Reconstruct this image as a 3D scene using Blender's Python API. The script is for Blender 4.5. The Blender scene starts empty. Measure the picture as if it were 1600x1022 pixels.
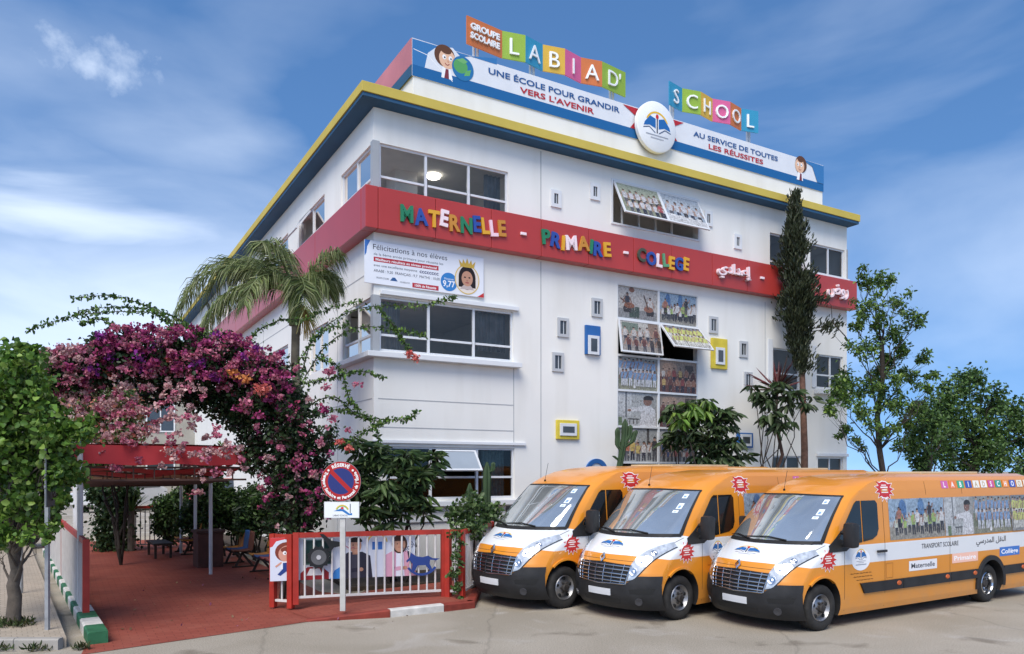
import bpy, bmesh, math, random
import numpy as np
from mathutils import Vector, Matrix
R = math.radians
sc = bpy.context.scene
C = sc.collection

# ---------------------------------------------------------------- camera
FPX, CH, HOR = 1185.0, 2.4, 735.0          # focal length in photo pixels, eye height, horizon row
cam = bpy.data.objects.new('camera', bpy.data.cameras.new('camera'))
C.objects.link(cam)
cam.location = (0, 0, CH)
cam.rotation_euler = (R(90), 0, 0)
cam.data.sensor_width = 36
cam.data.lens = FPX / 1600 * 36
cam.data.shift_y = (HOR - 511) / 1600
cam.data.clip_end = 3000
cam.data.clip_start = 0.05
sc.camera = cam
# ---------------------------------------------------------------- light
SUN_EL, SUN_AZ = R(52), R(197)             # azimuth clockwise from +Y
sc.view_settings.view_transform = 'Standard'
sc.view_settings.look = 'None'
sc.view_settings.exposure = 0.42
sc.view_settings.gamma = 1.0
w = bpy.data.worlds.new('World'); sc.world = w; w.use_nodes = True
nt = w.node_tree; nt.nodes.clear()
def N(tree, kind, **kw):
    n = tree.nodes.new(kind)
    for k, v in kw.items(): setattr(n, k, v)
    return n
L_ = nt.links.new
out = N(nt, 'ShaderNodeOutputWorld'); bg = N(nt, 'ShaderNodeBackground')
sky = N(nt, 'ShaderNodeTexSky', sky_type='NISHITA')
sky.sun_disc = False; sky.sun_elevation = SUN_EL; sky.sun_rotation = SUN_AZ
sky.air_density = 1.0; sky.dust_density = 0.6; sky.ozone_density = 3.0
tc0 = N(nt, 'ShaderNodeTexCoord'); lift = N(nt, 'ShaderNodeVectorMath', operation='MULTIPLY_ADD')   # keeps the hazy yellow rim of the model sky below the horizon
lift.inputs[1].default_value = (1, 1, .85); lift.inputs[2].default_value = (0, 0, .22); L_(tc0.outputs['Generated'], lift.inputs[0]); L_(lift.outputs[0], sky.inputs[0])
hs = N(nt, 'ShaderNodeHueSaturation'); hs.inputs['Saturation'].default_value = 1.18; hs.inputs['Value'].default_value = 1.02
L_(sky.outputs[0], hs.inputs['Color'])
tc = N(nt, 'ShaderNodeTexCoord')
mp = N(nt, 'ShaderNodeMapping'); mp.inputs['Scale'].default_value = (1.5, 1.5, 4.2); mp.inputs['Rotation'].default_value = (0.0, 0.20, 0.3)
L_(tc.outputs['Generated'], mp.inputs[0])
nz = N(nt, 'ShaderNodeTexNoise'); nz.inputs['Scale'].default_value = 1.15; nz.inputs['Detail'].default_value = 6; nz.inputs['Roughness'].default_value = 0.47; nz.inputs['Distortion'].default_value = 0.35
L_(mp.outputs[0], nz.inputs['Vector'])
rp = N(nt, 'ShaderNodeValToRGB'); rp.color_ramp.elements[0].position = 0.47; rp.color_ramp.elements[1].position = 0.86
rp.color_ramp.elements[0].color = (0, 0, 0, 1); rp.color_ramp.elements[1].color = (0.40, 0.40, 0.40, 1)
L_(nz.outputs['Fac'], rp.inputs[0])
# two particular clouds: a ragged puff high on the left and a long pale bank low on the left
def wm(op, a, b=None):
    n = N(nt, 'ShaderNodeMath', operation=op); n.use_clamp = False
    for i, v in enumerate((a, b)):
        if v is None: continue
        if isinstance(v, (int, float)): n.inputs[i].default_value = v
        else: L_(v, n.inputs[i])
    return n.outputs[0]
nf = N(nt, 'ShaderNodeTexNoise'); nf.inputs['Scale'].default_value = 11; nf.inputs['Detail'].default_value = 7; nf.inputs['Roughness'].default_value = .6; L_(tc.outputs['Generated'], nf.inputs['Vector'])
nb = N(nt, 'ShaderNodeTexNoise'); nb.inputs['Scale'].default_value = 3.0; nb.inputs['Detail'].default_value = 6; nb.inputs['Distortion'].default_value = .6; mpb = N(nt, 'ShaderNodeMapping'); mpb.inputs['Scale'].default_value = (1, 1, 3); L_(tc.outputs['Generated'], mpb.inputs[0]); L_(mpb.outputs[0], nb.inputs['Vector'])
def blob(d, sx, sz, noise, gain, k):
    d = Vector(d).normalized(); sp = N(nt, 'ShaderNodeVectorMath', operation='SUBTRACT'); L_(tc.outputs['Generated'], sp.inputs[0]); sp.inputs[1].default_value = d
    ml = N(nt, 'ShaderNodeVectorMath', operation='MULTIPLY'); L_(sp.outputs[0], ml.inputs[0]); ml.inputs[1].default_value = (1 / sx, 1 / sx, 1 / sz)
    ln = N(nt, 'ShaderNodeVectorMath', operation='LENGTH'); L_(ml.outputs[0], ln.inputs[0])
    mr = N(nt, 'ShaderNodeMapRange'); mr.interpolation_type = 'SMOOTHSTEP'; L_(wm('ADD', ln.outputs['Value'], wm('MULTIPLY', wm('SUBTRACT', noise, .5), gain)), mr.inputs[0]); mr.inputs[1].default_value = 1; mr.inputs[2].default_value = 0; mr.inputs[3].default_value = 0; mr.inputs[4].default_value = k
    return mr.outputs[0]
c1 = blob((-.565, 1, .530), .085, .045, nf.outputs['Fac'], 3.0, .36); c2 = blob((-.62, 1, .335), .34, .055, nb.outputs['Fac'], 2.2, .50); c3 = blob((-.3, 1, .16), .95, .24, nb.outputs['Fac'], .9, .50)
cl_ = wm('MAXIMUM', wm('MAXIMUM', c1, c2), wm('MAXIMUM', c3, rp.outputs[0]))
mx = N(nt, 'ShaderNodeMix', data_type='RGBA'); L_(cl_, mx.inputs[0]); L_(hs.outputs[0], mx.inputs[6]); mx.inputs[7].default_value = (7.6, 8.2, 8.9, 1)
L_(mx.outputs[2], bg.inputs[0]); bg.inputs[1].default_value = 0.15
L_(bg.outputs[0], out.inputs[0])
sl = bpy.data.lights.new('sun', 'SUN'); sl.energy = 3.1; sl.angle = R(40); sl.color = (1.0, 0.93, 0.82)
so = bpy.data.objects.new('sun', sl); C.objects.link(so)
sd = Vector((math.sin(SUN_AZ) * math.cos(SUN_EL), math.cos(SUN_AZ) * math.cos(SUN_EL), math.sin(SUN_EL)))
so.rotation_euler = sd.to_track_quat('Z', 'Y').to_euler(); so.location = (-20, -20, 40)

# ---------------------------------------------------------------- projections (photo pixel -> place)
def ray(px): return (px - 800) / FPX
def G(px, py, z=0.0):
    d = FPX * (CH - z) / (py - HOR)
    return (ray(px) * d, d)
def AT(px, py, d): return Vector((ray(px) * d, d, CH + (HOR - py) / FPX * d))
UA = math.atan2(.507, .862)
U = Vector((math.cos(UA), math.sin(UA), 0)); NN = Vector((-U.y, U.x, 0))
BO = Vector((-3.1, 17.0, 0))
def FP(px, py, off=0.0):                    # -> (x, z) on the front wall of the school, 'off' metres proud of it
    o = BO - NN * off; r = ray(px)
    t = (r * o.y - o.x) / (U.x - r * U.y)
    return t, CH + (HOR - py) / FPX * (o.y + t * U.y)
def LP(px, py, off=0.0):                    # -> (y, z) on the left wall
    o = BO - U * off; r = ray(px)
    t = (r * o.y - o.x) / (NN.x - r * NN.y)
    return t, CH + (HOR - py) / FPX * (o.y + t * NN.y)

# ---------------------------------------------------------------- materials
def s2l(c):
    c /= 255.0
    return c / 12.92 if c <= .04045 else ((c + .055) / 1.055) ** 2.4
def S(r, g, b): return (s2l(r), s2l(g), s2l(b))
MATS = {}
def mat(name, col, rough=.6, metal=0., var=.12, nscale=3., bump=0., bscale=60., spec=.4, coat=0., alpha=None):
    if name in MATS: return MATS[name]
    m = bpy.data.materials.new(name); m.use_nodes = True; t = m.node_tree; b = t.nodes['Principled BSDF']
    b.inputs['Roughness'].default_value = rough; b.inputs['Metallic'].default_value = metal
    b.inputs['Specular IOR Level'].default_value = spec; b.inputs['Coat Weight'].default_value = coat; b.inputs['Coat Roughness'].default_value = .05
    co = N(t, 'ShaderNodeTexCoord')
    n = N(t, 'ShaderNodeTexNoise'); n.inputs['Scale'].default_value = nscale; n.inputs['Detail'].default_value = 5
    t.links.new(co.outputs['Object'], n.inputs['Vector'])
    r = N(t, 'ShaderNodeValToRGB')
    r.color_ramp.elements[0].color = tuple(max(0, x * (1 - var)) for x in col) + (1,); r.color_ramp.elements[1].color = tuple(min(1, x * (1 + var)) for x in col) + (1,)
    r.color_ramp.elements[0].position = .3; r.color_ramp.elements[1].position = .7
    t.links.new(n.outputs['Fac'], r.inputs[0]); t.links.new(r.outputs[0], b.inputs['Base Color'])
    if bump:
        n2 = N(t, 'ShaderNodeTexNoise'); n2.inputs['Scale'].default_value = bscale; n2.inputs['Detail'].default_value = 4
        t.links.new(co.outputs['Object'], n2.inputs['Vector'])
        bp = N(t, 'ShaderNodeBump'); bp.inputs['Strength'].default_value = bump; bp.inputs['Distance'].default_value = .02
        t.links.new(n2.outputs['Fac'], bp.inputs['Height']); t.links.new(bp.outputs[0], b.inputs['Normal'])
    MATS[name] = m; return m
def attr_mat(name, rough, spec, transl=0.):
    m = bpy.data.materials.new(name); m.use_nodes = True; t = m.node_tree; b = t.nodes['Principled BSDF']
    a = N(t, 'ShaderNodeAttribute', attribute_name='Col'); t.links.new(a.outputs['Color'], b.inputs['Base Color'])
    b.inputs['Roughness'].default_value = rough; b.inputs['Specular IOR Level'].default_value = spec
    if transl:
        tr = N(t, 'ShaderNodeBsdfTranslucent'); t.links.new(a.outputs['Color'], tr.inputs[0])
        ms = N(t, 'ShaderNodeMixShader'); ms.inputs[0].default_value = transl
        t.links.new(b.outputs[0], ms.inputs[1]); t.links.new(tr.outputs[0], ms.inputs[2]); t.links.new(ms.outputs[0], t.nodes['Material Output'].inputs[0])
    MATS[name] = m; return m
PRINT = attr_mat('printed_ink', .5, .3)
PHOTO = attr_mat('photo_print', .4, .4)        # printed photographs: mottled detail inside the print
_t = PHOTO.node_tree; _co = N(_t, 'ShaderNodeTexCoord'); _n = N(_t, 'ShaderNodeTexNoise'); _n.inputs['Scale'].default_value = 20; _n.inputs['Detail'].default_value = 8; _n.inputs['Roughness'].default_value = .75; _t.links.new(_co.outputs['Object'], _n.inputs['Vector'])
_r = N(_t, 'ShaderNodeValToRGB'); _r.color_ramp.elements[0].position = .36; _r.color_ramp.elements[0].color = (.22, .20, .19, 1); _r.color_ramp.elements[1].position = .62; _r.color_ramp.elements[1].color = (1.25, 1.25, 1.25, 1); _t.links.new(_n.outputs['Fac'], _r.inputs[0])
_x = N(_t, 'ShaderNodeMix', data_type='RGBA', blend_type='MULTIPLY'); _x.inputs[0].default_value = .62; _bs = _t.nodes['Principled BSDF'].inputs['Base Color']; _t.links.new(_bs.links[0].from_socket, _x.inputs[6]); _t.links.new(_r.outputs[0], _x.inputs[7]); _t.links.new(_x.outputs[2], _bs)
VINYL = attr_mat('vinyl_print', .35, .4)
LEAF = attr_mat('leaf', .45, .35, .25)
PETAL = attr_mat('petal', .7, .15, .3)
def glass(name, tint, refl=.9):
    m = bpy.data.materials.new(name); m.use_nodes = True; t = m.node_tree; t.nodes.remove(t.nodes['Principled BSDF'])
    tr = N(t, 'ShaderNodeBsdfTransparent'); tr.inputs[0].default_value = tint + (1,)
    gl = N(t, 'ShaderNodeBsdfGlossy'); gl.inputs['Roughness'].default_value = .02; gl.inputs[0].default_value = (refl, refl * .93, refl * .86, 1)
    fr = N(t, 'ShaderNodeFresnel'); fr.inputs[0].default_value = 1.55
    ms = N(t, 'ShaderNodeMixShader'); t.links.new(fr.outputs[0], ms.inputs[0]); t.links.new(tr.outputs[0], ms.inputs[1]); t.links.new(gl.outputs[0], ms.inputs[2])
    t.links.new(ms.outputs[0], t.nodes['Material Output'].inputs[0]); MATS[name] = m; return m
GLASS = glass('window_glass', (.90, .90, .90), .9); CARGLASS = glass('tinted_car_glass', (.16, .18, .18))

# ---------------------------------------------------------------- object helpers
def props(o, label=None, cat=None, group=None, kind=None):
    if label: o['label'] = label
    if cat: o['category'] = cat
    if group: o['group'] = group
    if kind: o['kind'] = kind
    return o
def thing(name, label, cat, loc=(0, 0, 0), rot=0., group=None):
    o = bpy.data.objects.new(name, None); C.objects.link(o); o.empty_display_size = .3
    o.location = loc; o.rotation_euler = (0, 0, rot)
    return props(o, label, cat, group)
def link_mesh(name, me, mats, parent=None, loc=None, smooth=None):
    for m in (mats if isinstance(mats, (list, tuple)) else [mats]): me.materials.append(m)
    o = bpy.data.objects.new(name, me); C.objects.link(o)
    if parent: o.parent = parent
    if loc is not None: o.location = loc
    if smooth is not None:
        me.polygons.foreach_set('use_smooth', [True] * len(me.polygons))
        if smooth < 179: me.set_sharp_from_angle(angle=R(smooth))
    me.update(); return o
def copy_tree(o, parent=None):
    c = o.copy(); C.objects.link(c)
    if parent: c.parent = parent
    for ch in list(o.children): copy_tree(ch, c)
    return c
class MB:
    def __init__(s): s.v = []; s.f = []; s.m = []; s.M = Matrix()
    def add(s, vs, fs, mi=0):
        o = len(s.v); s.v += [tuple(s.M @ Vector(p)) for p in vs]; s.f += [tuple(i + o for i in f) for f in fs]; s.m += [mi] * len(fs); return s
    def box(s, a, b, mi=0):
        x0, y0, z0 = a; x1, y1, z1 = b
        return s.add([(x0, y0, z0), (x1, y0, z0), (x1, y1, z0), (x0, y1, z0), (x0, y0, z1), (x1, y0, z1), (x1, y1, z1), (x0, y1, z1)],
                     [(0, 3, 2, 1), (4, 5, 6, 7), (0, 1, 5, 4), (1, 2, 6, 5), (2, 3, 7, 6), (3, 0, 4, 7)], mi)
    def bev(s, a, b, r=.01, mi=0):               # box with chamfered edges
        bm = bmesh.new(); bmesh.ops.create_cube(bm, size=1)
        for v in bm.verts: v.co = Vector([(a[i] + b[i]) / 2 + v.co[i] * (b[i] - a[i]) for i in range(3)])
        bmesh.ops.bevel(bm, geom=bm.edges[:], offset=r, segments=2, affect='EDGES', profile=.6)
        bm.verts.index_update(); s.add([v.co[:] for v in bm.verts], [[v.index for v in f.verts] for f in bm.faces], mi); bm.free(); return s
    def beam(s, p, q, wd, hg, mi=0, up=(0, 0, 1)):
        p, q = Vector(p), Vector(q); d = (q - p).normalized(); x = d.cross(Vector(up))
        if x.length < 1e-4: x = Vector((1, 0, 0))
        x.normalize(); y = x.cross(d); vs = []
        for c in (p, q):
            for i, j in ((-1, -1), (1, -1), (1, 1), (-1, 1)): vs.append(c + x * (i * wd / 2) + y * (j * hg / 2))
        return s.add(vs, [(0, 1, 2, 3), (7, 6, 5, 4), (0, 4, 5, 1), (1, 5, 6, 2), (2, 6, 7, 3), (3, 7, 4, 0)], mi)
    def tube(s, pts, r, n=8, mi=0, cap=True):
        pts = [Vector(p) for p in pts]; k = len(pts); rs = r if isinstance(r, (list, tuple)) else [r] * k; vs = []; fs = []; px = None
        for i, p in enumerate(pts):
            d = (pts[min(i + 1, k - 1)] - pts[max(i - 1, 0)]).normalized()
            x = (px - d * px.dot(d)) if px is not None else d.cross(Vector((0, 0, 1)))
            if x.length < 1e-3: x = d.cross(Vector((1, 0, 0)))
            x.normalize(); px = x; y = d.cross(x)
            for j in range(n):
                a = 2 * math.pi * j / n; vs.append(p + (x * math.cos(a) + y * math.sin(a)) * rs[i])
        for i in range(k - 1):
            for j in range(n): fs.append((i * n + j, i * n + (j + 1) % n, (i + 1) * n + (j + 1) % n, (i + 1) * n + j))
        if cap: fs += [tuple(range(n))[::-1], tuple((k - 1) * n + j for j in range(n))]
        return s.add(vs, fs, mi)
    def lathe(s, prof, n=32, axis='z', mi=0, cap=False):     # prof: (radius, height)
        vs = []; fs = []; k = len(prof)
        for r, h in prof:
            for j in range(n):
                a = 2 * math.pi * j / n; c, t = r * math.cos(a), r * math.sin(a)
                vs.append((c, t, h) if axis == 'z' else (c, h, t))
        for i in range(k - 1):
            for j in range(n): fs.append((i * n + j, i * n + (j + 1) % n, (i + 1) * n + (j + 1) % n, (i + 1) * n + j))
        if cap: fs += [tuple(range(n))[::-1], tuple((k - 1) * n + j for j in range(n))]
        return s.add(vs, fs, mi)
    def prism(s, poly, lo, hi, mi=0, fn=None):               # poly in (a,b), extruded lo..hi; fn(a,b,h)->3D
        fn = fn or (lambda a, b, h: (a, b, h)); n = len(poly)
        vs = [fn(a, b, lo) for a, b in poly] + [fn(a, b, hi) for a, b in poly]
        fs = [tuple(range(n))[::-1], tuple(range(n, 2 * n))] + [(i, (i + 1) % n, n + (i + 1) % n, n + i) for i in range(n)]
        return s.add(vs, fs, mi)
    def grid(s, fn, nu, nv, mi=0):
        vs = [fn(i / nu, j / nv) for j in range(nv + 1) for i in range(nu + 1)]
        fs = [(j * (nu + 1) + i, j * (nu + 1) + i + 1, (j + 1) * (nu + 1) + i + 1, (j + 1) * (nu + 1) + i) for j in range(nv) for i in range(nu)]
        return s.add(vs, fs, mi)
    def build(s, name, mats, parent=None, loc=None, smooth=None):
        me = bpy.data.meshes.new(name); me.from_pydata(s.v, [], s.f); me.polygons.foreach_set('material_index', s.m)
        return link_mesh(name, me, mats, parent, loc, smooth)

# text -> flat polygons
_tc = {}
def glyphs(txt, bold=0., ext=0.):
    k = (txt, bold, ext)
    if k not in _tc:
        c = bpy.data.curves.new('t', 'FONT'); c.body = txt; c.offset = bold; c.extrude = ext; c.resolution_u = 3
        o = bpy.data.objects.new('t', c); C.objects.link(o); dg = bpy.context.evaluated_depsgraph_get(); dg.update()
        me = bpy.data.meshes.new_from_object(o.evaluated_get(dg))
        vs = [v.co[:] for v in me.vertices]; fs = [tuple(p.vertices) for p in me.polygons]
        bpy.data.objects.remove(o); bpy.data.curves.remove(c); bpy.data.meshes.remove(me)
        xs = [v[0] for v in vs] or [0, 1]; ys = [v[1] for v in vs] or [0, 1]
        _tc[k] = (vs, fs, min(xs), max(xs), min(ys), max(ys))
    return _tc[k]
class Art:
    """Flat artwork: coloured shapes laid one above the other in a plane (a, b)."""
    def __init__(s): s.v = []; s.f = []; s.c = []; s.k = 0
    def poly(s, pts, col):
        o = len(s.v); s.v += [(a, b, s.k) for a, b in pts]; s.f.append(tuple(range(o, o + len(pts)))); s.c.append(col); s.k += 1; return s
    def rect(s, x0, y0, x1, y1, col): return s.poly([(x0, y0), (x1, y0), (x1, y1), (x0, y1)], col)
    def oval(s, x, y, rx, ry, col, n=20, a0=0., a1=360.):
        m = n if a1 - a0 >= 360 else n + 1
        return s.poly([(x + rx * math.cos(R(a0 + (a1 - a0) * i / n)), y + ry * math.sin(R(a0 + (a1 - a0) * i / n))) for i in range(m)], col)
    def arc(s, x, y, r0, r1, a0, a1, col, n=16):
        o = len(s.v)
        for i in range(n + 1):
            a = R(a0 + (a1 - a0) * i / n); s.v += [(x + r0 * math.cos(a), y + r0 * math.sin(a), s.k), (x + r1 * math.cos(a), y + r1 * math.sin(a), s.k)]
        for i in range(n): s.f.append((o + 2 * i, o + 2 * i + 1, o + 2 * i + 3, o + 2 * i + 2)); s.c.append(col)
        s.k += 1; return s
    def line(s, pts, wd, col):
        for (a, b), (c, d) in zip(pts, pts[1:]):
            l = math.hypot(c - a, d - b) or 1; nx, ny = -(d - b) / l * wd / 2, (c - a) / l * wd / 2
            s.poly([(a + nx, b + ny), (c + nx, d + ny), (c - nx, d - ny), (a - nx, b - ny)], col); s.k -= 1
        s.k += 1; return s
    def star(s, x, y, r0, r1, n, col, sx=1.):
        return s.poly([(x + sx * (r0 if i % 2 else r1) * math.cos(math.pi * i / n), y + (r0 if i % 2 else r1) * math.sin(math.pi * i / n)) for i in range(2 * n)], col)
    def text(s, t, x, y, h, col, wid=None, align='c', bold=0., rot=0., cap=None):
        vs, fs, x0, x1, y0, y1 = glyphs(t, bold)
        k = h / (cap or .72); kx = wid / (x1 - x0) if wid else k; ox = {'c': (x0 + x1) / 2, 'l': x0, 'r': x1}[align]; o = len(s.v); ca, sa = math.cos(rot), math.sin(rot)
        for v in vs:
            a, b = (v[0] - ox) * kx, v[1] * k; s.v.append((x + a * ca - b * sa, y + a * sa + b * ca, s.k))
        for f in fs: s.f.append(tuple(i + o for i in f)); s.c.append(col)
        s.k += 1; return s
    def build(s, name, parent, fn, m=None, dz=.0008, loc=None):    # fn(a,b,h) -> point
        me = bpy.data.meshes.new(name); me.from_pydata([fn(a, b, h * dz) for a, b, h in s.v], [], s.f)
        at = me.color_attributes.new('Col', 'FLOAT_COLOR', 'CORNER'); cols = []
        for f, c in zip(s.f, s.c): cols += (list(c) + [1.]) * len(f)
        at.data.foreach_set('color', cols)
        return link_mesh(name, me, m or PRINT, parent, loc)

WHITE = S(235, 235, 235); BLACKC = S(25, 25, 28)
def figure(A, x, y, h, rng, shirt=None, skin=None, hair=None, legs=None, arms=0, seated=False):
    sk = skin or rng.choice([S(190, 140, 110), S(160, 110, 85), S(205, 160, 130)]); sh = shirt or rng.choice([S(205, 200, 195), S(170, 60, 50), S(60, 90, 150), S(210, 170, 60), S(120, 60, 50), S(70, 60, 60), S(190, 120, 80)])
    ha = hair or S(40, 28, 24); lg = legs or rng.choice([S(40, 45, 70), S(60, 50, 50), S(90, 90, 100)])
    w_ = h * .13
    if not seated:
        A.poly([(x - w_ * .9, y + h * .48), (x + w_ * .9, y + h * .48), (x + w_ * .95, y), (x + w_ * .25, y), (x, y + h * .36), (x - w_ * .25, y), (x - w_ * .95, y)], lg)
    else:
        A.poly([(x - w_ * 1.2, y + h * .42), (x + w_ * 1.2, y + h * .42), (x + w_ * 2.2, y + h * .22), (x + w_ * 1.9, y), (x - w_ * 1.8, y), (x - w_ * 2.1, y + h * .2)], lg)
    A.poly([(x - w_ * 1.3, y + h * .78), (x - w_ * .6, y + h * .84), (x + w_ * .6, y + h * .84), (x + w_ * 1.3, y + h * .78), (x + w_ * 1.05, y + h * .42), (x - w_ * 1.05, y + h * .42)], sh)
    for sg in (-1, 1):
        up = arms and (arms == 2 or sg == arms)
        e = (x + sg * w_ * 2.3, y + h * (.95 if up else .42)); A.line([(x + sg * w_ * 1.2, y + h * .77), (x + sg * w_ * 1.8, y + h * (.74 if up else .58)), e], w_ * .55, sk)
    A.oval(x, y + h * .915, h * .075, h * .09, sk, 12); A.oval(x, y + h * .955, h * .08, h * .062, ha, 12, -15, 195)
def grp(A, x0, y0, x1, y1, n, rows, rng, **kw):
    for r in range(rows):
        for i in range(n):
            n2 = n
            sx = x0 + (x1 - x0) * (i + .5 + rng.uniform(-.15, .15) + (.3 if r % 2 else 0)) / n
            hh = (y1 - y0) * (1.0 if rows == 1 else .62) * rng.uniform(.92, 1.05)
            figure(A, min(sx, x1), y0 + (y1 - y0) * .36 * (rows - 1 - r), hh, rng, **kw)
def photo(A, kind, x0, y0, x1, y1, rng):
    c0 = len(A.c); photo_raw(A, kind, x0, y0, x1, y1, rng)
    for i in range(c0, len(A.c)):
        c = A.c[i]; l = .3 * c[0] + .55 * c[1] + .15 * c[2]; A.c[i] = tuple((x * .72 + l * .28) * .72 + .02 for x in c)
    W, H = x1 - x0, y1 - y0                       # small scattered detail of the print
    for k in range(150):
        a, b = x0 + W * rng.random() ** .9, y0 + H * rng.random() * .8; q = rng.uniform(.01, .03) * H; v = rng.uniform(.05, .5)
        a = min(a, x1 - q * 2); A.poly([(a, b), (a + q * rng.uniform(.6, 2), b + q * .2), (a + q, b + q * rng.uniform(.6, 2))], (v, v * rng.uniform(.85, 1), v * rng.uniform(.75, 1.05))); A.k -= 1
def photo_raw(A, kind, x0, y0, x1, y1, rng):
    W, H = x1 - x0, y1 - y0
    X = lambda t: x0 + W * t
    Y = lambda t: y0 + H * t
    if kind == 'music':
        A.rect(x0, y0, x1, y1, S(200, 195, 188)); A.rect(x0, y0, x1, Y(.3), S(150, 150, 150)); A.rect(X(.3), Y(.05), X(.55), Y(.4), S(70, 90, 75))
        for k in range(5): A.rect(X(.05 + .19 * k), Y(.3), X(.06 + .19 * k), Y(.9), S(215, 215, 215))
        A.oval(X(.36), Y(.92), W * .07, H * .08, S(150, 85, 45)); A.rect(X(.33), Y(.95), X(.36), Y(1), S(120, 70, 40))
        figure(A, X(.25), Y(.2), H * .62, rng, S(60, 60, 75), seated=True); figure(A, X(.82), Y(.15), H * .6, rng, S(220, 215, 210), seated=True)
        A.oval(X(.3), Y(.42), W * .13, H * .09, S(165, 90, 40)); A.line([(X(.3), Y(.42)), (X(.08), Y(.62))], W * .03, S(120, 70, 40)); A.oval(X(.78), Y(.36), W * .12, H * .09, S(170, 100, 60)); A.line([(X(.78), Y(.36)), (X(.66), Y(.8))], W * .03, S(90, 60, 40))
    elif kind == 'beach':
        A.rect(x0, y0, x1, y1, S(150, 185, 215)); A.rect(x0, y0, x1, Y(.32), S(165, 160, 145)); A.rect(x0, Y(.32), x1, Y(.45), S(190, 200, 205))
        A.oval(X(.24), Y(.72), W * .07, H * .26, S(60, 125, 190)); A.oval(X(.57), Y(.74), W * .06, H * .27, S(70, 135, 195))
        for i in range(12):
            figure(A, X(.12 + .075 * i), Y(.1 + .05 * (i % 2)), H * rng.uniform(.42, .62), rng, rng.choice([S(225, 225, 225), S(160, 200, 60), S(200, 210, 190)]), legs=S(50, 55, 70), arms=rng.choice([0, 0, 1, -1]))
        figure(A, X(.17), Y(.3), H * .5, rng, S(190, 110, 80)); figure(A, X(.72), Y(.38), H * .52, rng, S(45, 45, 55), arms=1)
    elif kind == 'class':
        A.rect(x0, y0, x1, y1, S(170, 160, 150)); A.rect(x0, Y(.55), x1, y1, S(200, 196, 185)); A.rect(X(.05), Y(.6), X(.45), Y(.92), S(120, 140, 120)); A.rect(X(.7), Y(.5), X(.95), y1, S(150, 120, 95))
        grp(A, X(.03), Y(.02), X(.97), Y(.85), 5, 2, rng, shirt=None)
    elif kind == 'team':
        A.rect(x0, y0, x1, y1, S(120, 130, 95)); A.rect(x0, Y(.55), x1, y1, S(150, 160, 160)); A.rect(x0, y0, x1, Y(.18), S(150, 150, 120))
        grp(A, X(.05), Y(.12), X(.95), Y(.98), 9, 2, rng, shirt=S(120, 165, 215), legs=S(215, 220, 230)); A.oval(X(.42), Y(.1), W * .03, W * .03, WHITE)
    elif kind == 'green':
        A.rect(x0, y0, x1, y1, S(130, 140, 150)); A.rect(x0, y0, x1, Y(.3), S(155, 155, 150))
        grp(A, X(.04), Y(.08), X(.96), Y(.95), 9, 2, rng, shirt=S(205, 215, 60), legs=S(225, 225, 215))
    elif kind == 'party':
        A.rect(x0, y0, x1, y1, S(120, 60, 50)); A.rect(x0, Y(.6), x1, y1, S(165, 140, 120)); A.oval(X(.3), Y(.8), W * .2, H * .15, S(190, 150, 120)); A.rect(X(.7), Y(.5), X(.92), Y(.9), S(90, 70, 60))
        grp(A, X(.02), Y(0.02), X(.98), Y(.8), 6, 2, rng)
    elif kind == 'boy':
        A.rect(x0, y0, x1, y1, S(185, 190, 190)); A.rect(x0, Y(.3), X(.35), y1, S(205, 210, 212)); A.rect(X(.2), Y(.25), X(.24), y1, S(120, 125, 130)); A.rect(X(.86), y0, x1, y1, S(165, 165, 160))
        A.poly([(X(.55), y0), (X(.98), y0), (X(.95), Y(.5)), (X(.8), Y(.62)), (X(.62), Y(.6)), (X(.3), Y(.52)), (X(.28), Y(.42)), (X(.6), Y(.44))], S(225, 226, 230))
        A.oval(X(.76), Y(.74), W * .11, H * .13, S(150, 100, 78)); A.oval(X(.78), Y(.82), W * .13, H * .1, S(38, 28, 24), 16, -20, 200); A.oval(X(.3), Y(.46), W * .05, H * .04, S(160, 110, 85))
        for k in range(3): A.rect(X(.3 + .09 * k), Y(.05), X(.32 + .09 * k), Y(.2), S(60, 60, 65))
        A.rect(X(.27), Y(.19), X(.55), Y(.22), S(60, 60, 65)); A.rect(x0, y0, X(.12), Y(.25), S(110, 140, 90))
    elif kind == 'choir':
        A.rect(x0, y0, x1, y1, S(175, 180, 180)); A.rect(X(.74), Y(.3), X(.8), y1, S(85, 80, 78)); A.rect(X(.1), Y(.6), X(.5), Y(.95), S(200, 202, 200))
        for i, c in enumerate([S(200, 90, 40), S(215, 110, 50), S(225, 190, 50), S(225, 195, 60), S(225, 222, 220), S(220, 220, 222), S(60, 55, 60)]):
            figure(A, X(.1 + .14 * i), Y(-.0 + .02 * (i % 3)), H * rng.uniform(.55, .75), rng, c, arms=rng.choice([0, 2]))
    elif kind == 'row':
        A.rect(x0, y0, x1, y1, S(170, 172, 172)); A.rect(x0, Y(.5), X(.3), y1, S(200, 200, 200)); A.rect(X(.3), Y(.48), x1, y1, S(140, 130, 120))
        grp(A, X(.05), Y(.0), X(.98), Y(.6), 9, 2, rng, shirt=None)
    elif kind == 'kids':
        A.rect(x0, y0, x1, y1, S(150, 155, 120)); A.rect(x0, Y(.7), x1, y1, S(180, 190, 160))
        grp(A, X(.05), Y(0), X(.95), Y(.8), 6, 2, rng, shirt=S(210, 210, 215)); figure(A, X(.9), Y(.02), H * .5, rng, S(190, 60, 60))
    elif kind == 'desk':
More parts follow.
